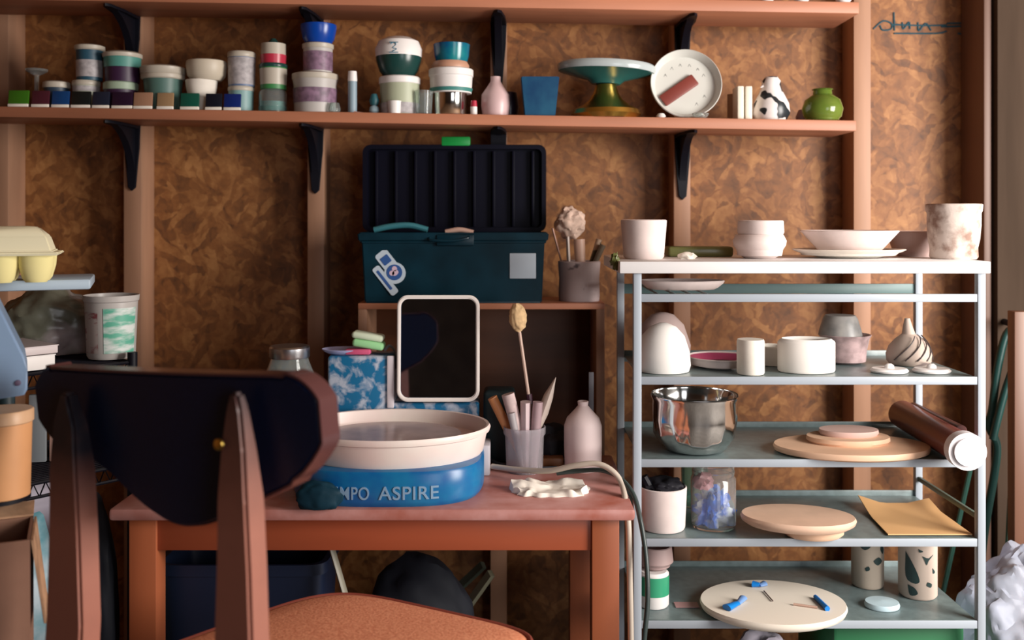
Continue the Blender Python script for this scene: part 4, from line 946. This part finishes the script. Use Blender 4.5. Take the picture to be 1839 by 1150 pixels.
for (a_1, b_1, c_1, lab_) in (((1305, 1093), (1325, 1085), (1335, 1076), 'blue plastic stamp on the left of the round board'), ((1352, 1050), (1364, 1052), (1374, 1050), 'blue plastic stamp at the back of the round board'), ((1464, 1072), (1476, 1084), (1486, 1094), 'slim blue plastic stamp on the right of the round board')):
    p = bp(*b_1); r = empty('clay_stamp', p, lab_, 'stamp', 'blue stamps on the round board')
    a = bp(*a_1)-p; e = bp(*c_1)-p
    up = Vector((0, 0, .004))
    if 'slim' in lab_: build('blade', tube([a+up, up, e+up], [.004, .005], 8), BB, r)
    else:
        build('grip', tube([a+up*1.2, Vector(up*1.4)], [.010, .006], 10, flat=.6), BB, r)
        build('tip', tube([up, e+up*1.5], [.005, .008], 10, flat=.6), c('pale_azure', .18, .32, .62, r=.2), r)
tag(build('needle', tube([bp(1372, 1060)+Vector((0, 0, .002)), bp(1388, 1078)+Vector((0, 0, .002))], .0012, 6), c('brown_needle', .1, .06, .05)), 'thin dark needle tool lying in the middle of the round board', 'needle')
tag(build('stick', tube([bp(1425, 1084)+Vector((0, 0, .0025)), bp(1468, 1090)+Vector((0, 0, .0025))], .0022, 6), c('tan_stick', .5, .33, .26)), 'thin tan stick beside the slim blue stamp on the round board', 'stick')
CM = c('sgraffito', .62, .50, .42, r=.6)
pv1 = vessel('patterned_cylinder', 'cream cylinder vase with dark green brush marks, front one on the fifth metal shelf', 'vase', 1648, dfor(z, 1080, 31), z, [('body', [(30, 0), (33, 4), (33, 96), (34, 99), (33, 101)], CM, 'h', .004)])
pv2 = vessel('patterned_cylinder', 'smaller cream cylinder vase with dark green marks, back one on the fifth metal shelf', 'vase', 1558, dfor(z, 1060, 26), z, [('body', [(26, 0), (28, 4), (28, 92)], c('sgraffito_small', .50, .42, .34, r=.6), 'h', .004)])
def cyl_marks(o, R0, shapes):
    t = nb()
    for sh in shapes:   # (x, z) outlines in metres on the front of the cylinder, wrapped round it
        cx_ = sum(q[0] for q in sh)/len(sh); cz_ = sum(q[1] for q in sh)/len(sh)
        P_ = [Vector(q+(0,)) for q in sh]; P_ = cr(P_+[P_[0]], 3)[:-1]
        for dr in (.0006,):
            w_ = lambda x, z: t.verts.new((math.sin(x/R0)*(R0+dr), -math.cos(x/R0)*(R0+dr), z))
            c0 = w_(cx_, cz_); ring = [w_(q.x, q.y) for q in P_]; mid = [w_((q.x+cx_)/2, (q.y+cz_)/2) for q in P_]
            n = len(ring)
            for k_ in range(n):
                t.faces.new((ring[k_], ring[(k_+1) % n], mid[(k_+1) % n], mid[k_])); t.faces.new((mid[k_], mid[(k_+1) % n], c0))
    build('painted_marks', t, c('dark_green_slip', .02, .045, .045, r=.5), o)
k = pv1.location.y/FP
cyl_marks(pv1, 33.2*k, [[(a*k, b*k) for a, b in sh] for sh in (
    [(-34, 84), (-24, 70), (-14, 50), (-10, 34), (-20, 30), (-34, 40)], [(-30, 26), (-18, 22), (-13, 12), (-26, 8)], [(-6, 80), (6, 76), (16, 82), (6, 72), (2, 64), (-2, 73)], [(4, 34), (12, 30), (10, 24), (2, 28)], [(14, 58), (20, 50), (15, 48)], [(-12, 92), (-4, 88), (-10, 86)])])
k = pv2.location.y/FP
cyl_marks(pv2, 28.2*k, [[(a*k, b*k) for a, b in sh] for sh in (
    [(-26, 84), (-12, 86), (-4, 78), (-14, 70), (-24, 76)], [(0, 52), (10, 58), (18, 50), (10, 44), (4, 46)], [(-14, 38), (-8, 42), (-6, 36), (-12, 33)], [(18, 84), (24, 70), (20, 62), (14, 72)])])
vessel('plastic_disc', 'pale blue round disc at the front of the fifth metal shelf', 'disc', 1584, 1.84, z, [('body', [(30, 0), (31, 4), (29, 9), (10, 10), (0.5, 11)], c('pale_blue_lid', .48, .62, .68, r=.4), 's')], sy=.85)
o = build('paper_scrap', B((-.022, -.012, 0), (.022, .012, .0015)), c('pink_scrap', .42, .24, .24), loc=(X(1232, 1.85), 1.845, z)); tag(o, 'flat pinkish scrap beside the green-banded cup', 'scrap')
# --- lowest: paper and green box
z = SH[5]
o = build('paper_stack', crumple(.062, .06, .072, .2, 2.0, 61, 4), c('lilac_paper', .55, .50, .58, r=.8), loc=(X(1370, 1.86), 1.87, z)); tag(o, 'crumpled lilac-white paper on the lowest metal shelf below the round board', 'paper')
o = build('storage_box', box(nb(), (X(1500, 1.80), 1.81, 0), (X(1738, 1.80), 2.04, .152), .008), c('green_box', .02, .16, .06, r=.5), loc=(0, 0, z)); tag(o, 'dark green box on the lowest metal shelf', 'box')

# ------------------------------------------------------------------ right side: hose, canes, plastic bag, batten
HG = c('green_hose', .008, .045, .04, r=.4)
D = 2.13
hs = tube([P(1832, 588, D), P(1808, 600, D), P(1792, 660, D), P(1782, 735, D), P(1776, 765, D), P(1790, 800, D), P(1786, 850, D), P(1772, 930, D), P(1762, 1010, D), P(1752, 1150, D), P(1740, 1235, D-.02)], .0085, 10, smooth=6)
tag(build('garden_hose', hs, HG), 'dark green hose hanging in a loop on the right wall, outer run', 'hose')
hs = tube([P(1834, 592, D-.02), P(1826, 640, D-.02), P(1806, 700, D-.02), P(1790, 760, D-.02), P(1783, 790, D-.02)], .008, 10, smooth=6)
tag(build('garden_hose', hs, HG), 'short inner loop of dark green hose at the right edge', 'hose')
o = build('wall_hook', tube([Vector((X(1832, D), 2.20, Z(584, D))), Vector((X(1832, D), 2.10, Z(588, D))), Vector((X(1832, D), 2.09, Z(578, D)))], .007, 10), BLACK); tag(o, 'black hook holding the green hose', 'hook')
CN = c('green_cane', .04, .13, .10, r=.4)
for p0, p1, lab_ in (((1752, 800, 2.16), (1690, 1080, 2.12), 'green garden cane leaning behind the rack, left one'), ((1826, 650, 2.10), (1806, 1060, 2.08), 'green garden cane standing beside the wooden batten')):
    a, b = P(*p0), P(*p1); dd = (b-a); e = a+dd*((a.z-.01)/(a.z-b.z))
    tag(build('garden_cane', tube([a, e], .0055, 8), CN), lab_, 'cane')
o = build('wooden_batten', B((X(1822, 2.02), 2.02, 0), (X(1850, 2.02), 2.05, Z(560, 2.02)), .002), c('batten_wood', .16, .07, .04, var=.15, scale=10, stretch=(1, 1, .1))); tag(o, 'reddish wooden batten standing at the right edge', 'batten')
# crumpled clear plastic bag
t = crumple(.165, .13, .19, .22, 1.7, 71, 6)
for v in t.verts:
    n = v.co.normalized(); q = noise.noise(v.co*16)+.6*noise.noise(v.co*38+Vector((3, 1, 2))); v.co += n*q*.012
m_ = c('cloudy_polythene', .60, .64, .76, r=.16, trans=.5, ior=1.12, spec=1)
o = build('plastic_bag', t, m_, loc=(1.06, 1.93, .045), sharp=.5); tag(o, 'large crumpled translucent plastic bag on the floor right of the rack', 'bag')
o = build('floor_box', B((.88, 1.83, 0), (1.16, 2.03, .045), .004), c('brown_carton', .2, .12, .08)); tag(o, 'low brown carton under the plastic bag', 'box')

# ------------------------------------------------------------------ left side: wire shelving and its load
WA = math.radians(50); WO = Vector((-.705, 1.80, 0))
def WL(x, y, z=0): return WO+Vector((math.cos(WA)*x-math.sin(WA)*y, math.sin(WA)*x+math.cos(WA)*y, z))
ws = empty('wire_shelving', WO, 'black wire shelving unit at the left edge', 'shelving', rz=WA)
wx0, wx1, wy0, wy1 = -.42, .004, 0, .30
def wire_shelf(z, x0=wx0, x1=wx1, y0=wy0, y1=wy1):
    bm = nb()
    for y in (y0, y1):
        tube([(x0, y, z), (x1, y, z)], .003, 6, bm); tube([(x0, y, z-.024), (x1, y, z-.024)], .003, 6, bm)
        n = 40
        tube([(x0+(x1-x0)*i/n, y, z if i % 2 else z-.024) for i in range(n+1)], .0022, 5, bm)
    for x in (x0, x1):
        tube([(x, y0, z), (x, y1, z)], .003, 6, bm); tube([(x, y0, z-.024), (x, y1, z-.024)], .003, 6, bm)
    n = 24
    for i in range(1, n): y = y0+(y1-y0)*i/n; tube([(x0, y, z), (x1, y, z)], .0016, 5, bm)
    return build('wire_shelf', bm, BLACK, ws)
WS1, WS2, WS3 = .765, .577, .10
for z in (WS1, WS2, WS3): wire_shelf(z-.0035)
for x in (wx0, wx1):
    for y in (wy0, wy1):
        build('post', tube([(x, y, 0), (x, y, WS1+(.015 if x == wx1 else .3))], .009, 10), BLACK, ws)
for i, (h0, h1, xr_) in enumerate(((0, .026, -.135), (.0265, .042, -.13))):
    r = empty('paper_pad', WL(-.24, .02, WS1+h0), ('white paper pad under the other, front of the wire shelf', 'pale pinkish pad lying on the white pad on the wire shelf')[i], 'pad', rz=WA)
    m1 = WHITE if i == 0 else c('pinkish_paper', .62, .54, .54)
    build('pages', box(nb(), (-.06, -.012, .001), (xr_+.24, .13, h1-h0-.0015), .001), m1, r)
    build('cover', box(nb(), (-.06, -.013, h1-h0-.0015), (xr_+.241, .13, h1-h0), 0), m1, r)
o = build('clay_lump', crumple(.026, .016, .011, .3, 2, 81, 3), BISQUE, loc=WL(-.215, .03, WS1+.043)); tag(o, 'small pale lump lying on the pads beside the blue machine', 'lump')
o = build('clay_bag', crumple(.092, .062, .080, .16, 1.8, 85, 5), c('bagged_clay', .12, .12, .09, r=.3, scale=10, col2=(.40, .34, .36), thr=(.5, .68)), loc=(X(88, 1.90), 1.90, WS1), rot=(0, 0, .35)); tag(o, 'grey-green clay wrapped in clear plastic under the pale tray', 'clay bag')
# tub
p_ = WL(-.02, .09, WS1); D = p_.y; k = D/FP
tb2 = empty('plastic_tub', (X(200, D), D, WS1), 'cloudy plastic tub with green and white label at the right of the wire shelf', 'tub')
H = Z(530, D)-WS1
CLD = c('cloudy_tub', .45, .42, .40, r=.35)
build('body', lathe(hollow([(38*k, 0), (41*k, .005), (45*k, H-.012), (47*k, H-.010), (48*k, H)], .002), 44), CLD, tb2)
LBL = c('green_print_label', .62, .66, .64, r=.45, scale=34, col2=(.10, .38, .27), thr=(.40, .58), stretch=(.6, .6, 2.2), detail=4)
def arc(r0, r1, z0, z1, a0, a1, n=16):
    t = nb(); A = []; C_ = []
    for i in range(n+1):
        a = math.radians(a0+(a1-a0)*i/n); A.append(t.verts.new((math.cos(a)*r0, math.sin(a)*r0, z0))); C_.append(t.verts.new((math.cos(a)*r1, math.sin(a)*r1, z1)))
    for i in range(n): t.faces.new((A[i], A[i+1], C_[i+1], C_[i]))
    return t
build('label', arc(41.8*k, 45.4*k, .012, H-.022, 275, 355), LBL, tb2)['label'] = 'white label with green print'
build('side_label', arc(41.8*k, 45.2*k, .012, H-.030, 215, 262), c('red_grey_label', .40, .34, .32, scale=36, col2=(.22, .06, .07), thr=(.5, .6), stretch=(1, 1, 2)), tb2)
# tray and egg carton
tz_ = Z(525, 1.60); TA = math.radians(21)
to = Vector((X(163, 1.66), 1.66, tz_))
o = build('tray', box(nb(), (-.62, 0, 0), (0, .17, .018), .004), c('pale_blue_tray', .38, .47, .56, r=.4), loc=to, rot=(0, 0, TA)); tag(o, 'pale blue flat tray under the yellow egg carton', 'tray')
zt3 = tz_+.018
D = 1.56; k = D/FP
eg = empty('egg_carton', (X(-4, D), D+.03, zt3), 'yellow egg carton on the pale blue tray at the left edge', 'egg carton', rz=TA)
EY = c('yellow_pulp', .80, .70, .32, r=.85); EYL = c('pale_yellow_pulp', .80, .74, .52, r=.85)
zl = Z(457, D)-zt3
bm = nb()
for px_ in (-8, 50, -66):
    for yy in (-.026, .026):
        lathe([(0, 0), (18*k, 0), (23*k, .006), (29*k, zl*.55), (31*k, zl)], 24, bm=bm, M=Matrix.Translation((px_*k, yy, 0)), sy=.85)
build('cups', bm, EY, eg)
xr = 82*k; xl = -100*k
t = nb(); R_ = []
for (i_, z_) in ((-.006, zl-.002), (-.008, zl+.003), (0.004, zl+.004), (.012, zl+.028), (.028, zl+.043), (.04, zl+.045)):
    R_.append([t.verts.new(p) for p in ((xl+i_, -.054+i_, z_), (xr-i_, -.054+i_, z_), (xr-i_, .054-i_, z_), (xl+i_, .054-i_, z_))])
for A, C_ in zip(R_, R_[1:]):
    for q in range(4): t.faces.new((A[q], A[(q+1) % 4], C_[(q+1) % 4], C_[q]))
t.faces.new(R_[0][::-1]); t.faces.new(R_[-1]); bmesh.ops.bevel(t, geom=t.edges[:], offset=.002, segments=2, affect='EDGES')
build('lid', t, EYL, eg)
# blue machine on a black stand with a small round ledge that carries the tan tub
D = 1.42; mc = P(48, 700, D); MA = math.radians(26)
bmx = empty('blue_machine', (mc.x, mc.y, 0), 'pale blue machine housing with sloping side on a black stand, left edge', 'machine', rz=MA)
s_ = D/FP/math.cos(MA)*.93
pl = [((a-48)*s_, ZC-(b-HZ)/FP*(D+.0) ) for a, b in ((-70, 515), (-14, 520), (2, 540), (44, 640), (48, 664), (49, 700), (44, 710), (-70, 722))]
build('housing', prism(pl, 0, .10, .003), c('powder_blue', .19, .28, .42, r=.4), bmx)
build('screw', lathe([(0, 0), (.0045, 0), (.004, .002), (0, .003)], 16, M=Matrix.Translation((-14*s_, 0, Z(687, D))) @ Matrix.Rotation(math.radians(90), 4, 'X')), c('dark_screw', .12, .08, .14), bmx)
D = 1.53
Mi = Matrix.LocRotScale(bmx.location, bmx.rotation_euler, None).inverted()
build('stand', tube([Mi @ Vector((X(10, D), D, 0)), Mi @ Vector((X(10, D), D, Z(716, 1.5)))], .014, 14), c('black_teal_plastic', 0, 0, 0), bmx)
TD_ = 1.46; zl2 = Z(890, TD_)
build('ledge', lathe(solid([(.045, -.006), (.045, 0)]), 32, M=Mi @ Matrix.Translation((X(-4, TD_), TD_, zl2))), BLACK, bmx)
D = TD_
tn = empty('wooden_tub', (X(6, D), D, zl2), 'tan round wooden tub with thick rim in front of the black stand', 'tub')
TAN = c('tan_ply', .62, .30, .13, r=.55, var=.12, scale=6)
k = D/FP; H = Z(735, D)-zl2
build('body', lathe([(0, 0), (44*k, 0), (47*k, H-.02), (0, H-.02)], 40), TAN, tn)
build('rim', lathe([(47*k, H-.02), (50*k, H-.018), (50*k, H-.002), (48*k, H), (0, H)], 40), c('tan_rim', .62, .38, .22), tn)
# items on the middle shelf
o = build('grey_panel', box(nb(), (-.03, 0, 0), (.0, .012, .125), .002), c('blue_grey_board', .22, .24, .26), loc=WL(-.10, .12, WS2), rot=(0, 0, .2)); tag(o, 'blue-grey board standing beside the tan tub', 'board')
o = build('pink_board', box(nb(), (0, 0, 0), (.018, .012, .125), .002), c('pinkish_board', .50, .30, .25), loc=WL(-.095, .118, WS2), rot=(0, 0, .2)); tag(o, 'pinkish board standing right of the blue-grey board', 'board')
o = build('leaning_board', prism([(X(70, 1.60), Z(693, 1.60)), (X(112, 1.60), Z(693, 1.60)), (X(112, 1.60), Z(790, 1.60)), (X(92, 1.60), Z(762, 1.60))], 1.595, 1.60), c('buff_board', .40, .32, .24)); tag(o, 'buff cardboard triangle hanging under the wire shelf left of the chair', 'cardboard')
o = build('green_jar', lathe(solid([(.030, 0), (.033, .07), (.030, .075)]), 32), c('sage_green', .13, .24, .20, r=.3), loc=WL(-.03, .10, WS2)); tag(o, 'sage green jar seen between the chair leg and backrest', 'jar')
# items on the lowest wire shelf
o = build('lilac_box', box(nb(), (-.16, 0, 0), (.055, .15, .45), .004), c('lilac_card', .44, .40, .48), loc=WL(-.145, .10, WS3), rot=(0, 0, WA)); tag(o, 'lilac-white carton on the lowest wire shelf', 'box')
o = build('white_tag', box(nb(), (-.006, -.004, 0), (.006, 0, .035), .001), c('ivory_tag', .80, .72, .55), loc=WL(-.165, .099, WS3+.40), rot=(0, 0, WA)); tag(o, 'small ivory tag on the front of the lilac carton', 'tag')
o = build('teal_bag', crumple(.07, .035, .26, .16, 2, 91, 4), c('teal_plastic', .12, .30, .36, r=.3, scale=18, col2=(.45, .54, .60)), loc=WL(-.17, .045, WS3), rot=(0, 0, WA)); tag(o, 'teal plastic bag in front of the lilac carton', 'bag')
# cardboard box front left
D = 1.36; zt4 = Z(970, D)
cb = empty('cardboard_box', (X(54, D), D, 0), 'open brown cardboard box with torn flaps, bottom left corner', 'box', rz=math.radians(24))
CB = c('cardboard', .26, .13, .085, r=.8, var=.12, scale=9)
W_l, Dp = -.25, .12
bm = nb()
for a, b in (((W_l, 0, 0), (0, .004, zt4)), ((-.004, .004, 0), (0, Dp, zt4)), ((W_l, Dp-.004, 0), (0, Dp, zt4)), ((W_l, 0, 0), (W_l+.004, Dp, zt4)), ((W_l, 0, 0), (0, Dp, .004))): box(bm, a, b)
build('carton', bm, CB, cb)
TC = c('torn_cardboard', .42, .24, .14, r=.85, var=.25, scale=30)
t = nb(); n = 12; A, C_ = [], []
for i in range(n+1):
    f = i/n; y_ = Dp*f; j_ = noise.noise(Vector((f*6, 1, 1)))*.006
    A.append(t.verts.new((.001, y_, zt4-.001))); C_.append(t.verts.new((.018+j_, y_, zt4-.12-.02*f+j_)))
for i in range(n): t.faces.new((A[i], A[i+1], C_[i+1], C_[i]))
ex = bmesh.ops.extrude_face_region(t, geom=t.faces[:])
for v in ex['geom']:
    if isinstance(v, bmesh.types.BMVert): v.co.x += .003
build('side_flap', t, TC, cb)
t = nb(); A, C_ = [], []
for i in range(n*2+1):
    f = i/(n*2); x_ = W_l*(1-f); j_ = noise.noise(Vector((f*14, 4, 1)))*.008
    A.append(t.verts.new((x_, Dp, zt4))); C_.append(t.verts.new((x_, Dp+.035, zt4+.012+j_)))
for i in range(n*2): t.faces.new((A[i], A[i+1], C_[i+1], C_[i]))
ex = bmesh.ops.extrude_face_region(t, geom=t.faces[:])
for v in ex['geom']:
    if isinstance(v, bmesh.types.BMVert): v.co.z += .003
build('rear_flap', t, TC, cb)
o = build('black_sack', crumple(.036, .07, .25, .10, 1.5, 95, 4), c('black_nylon', 0, 0, 0), loc=WL(-.02, .10, WS3), rot=(0, 0, WA)); tag(o, 'tall black sack on the lowest wire shelf, behind the left chair leg', 'sack')
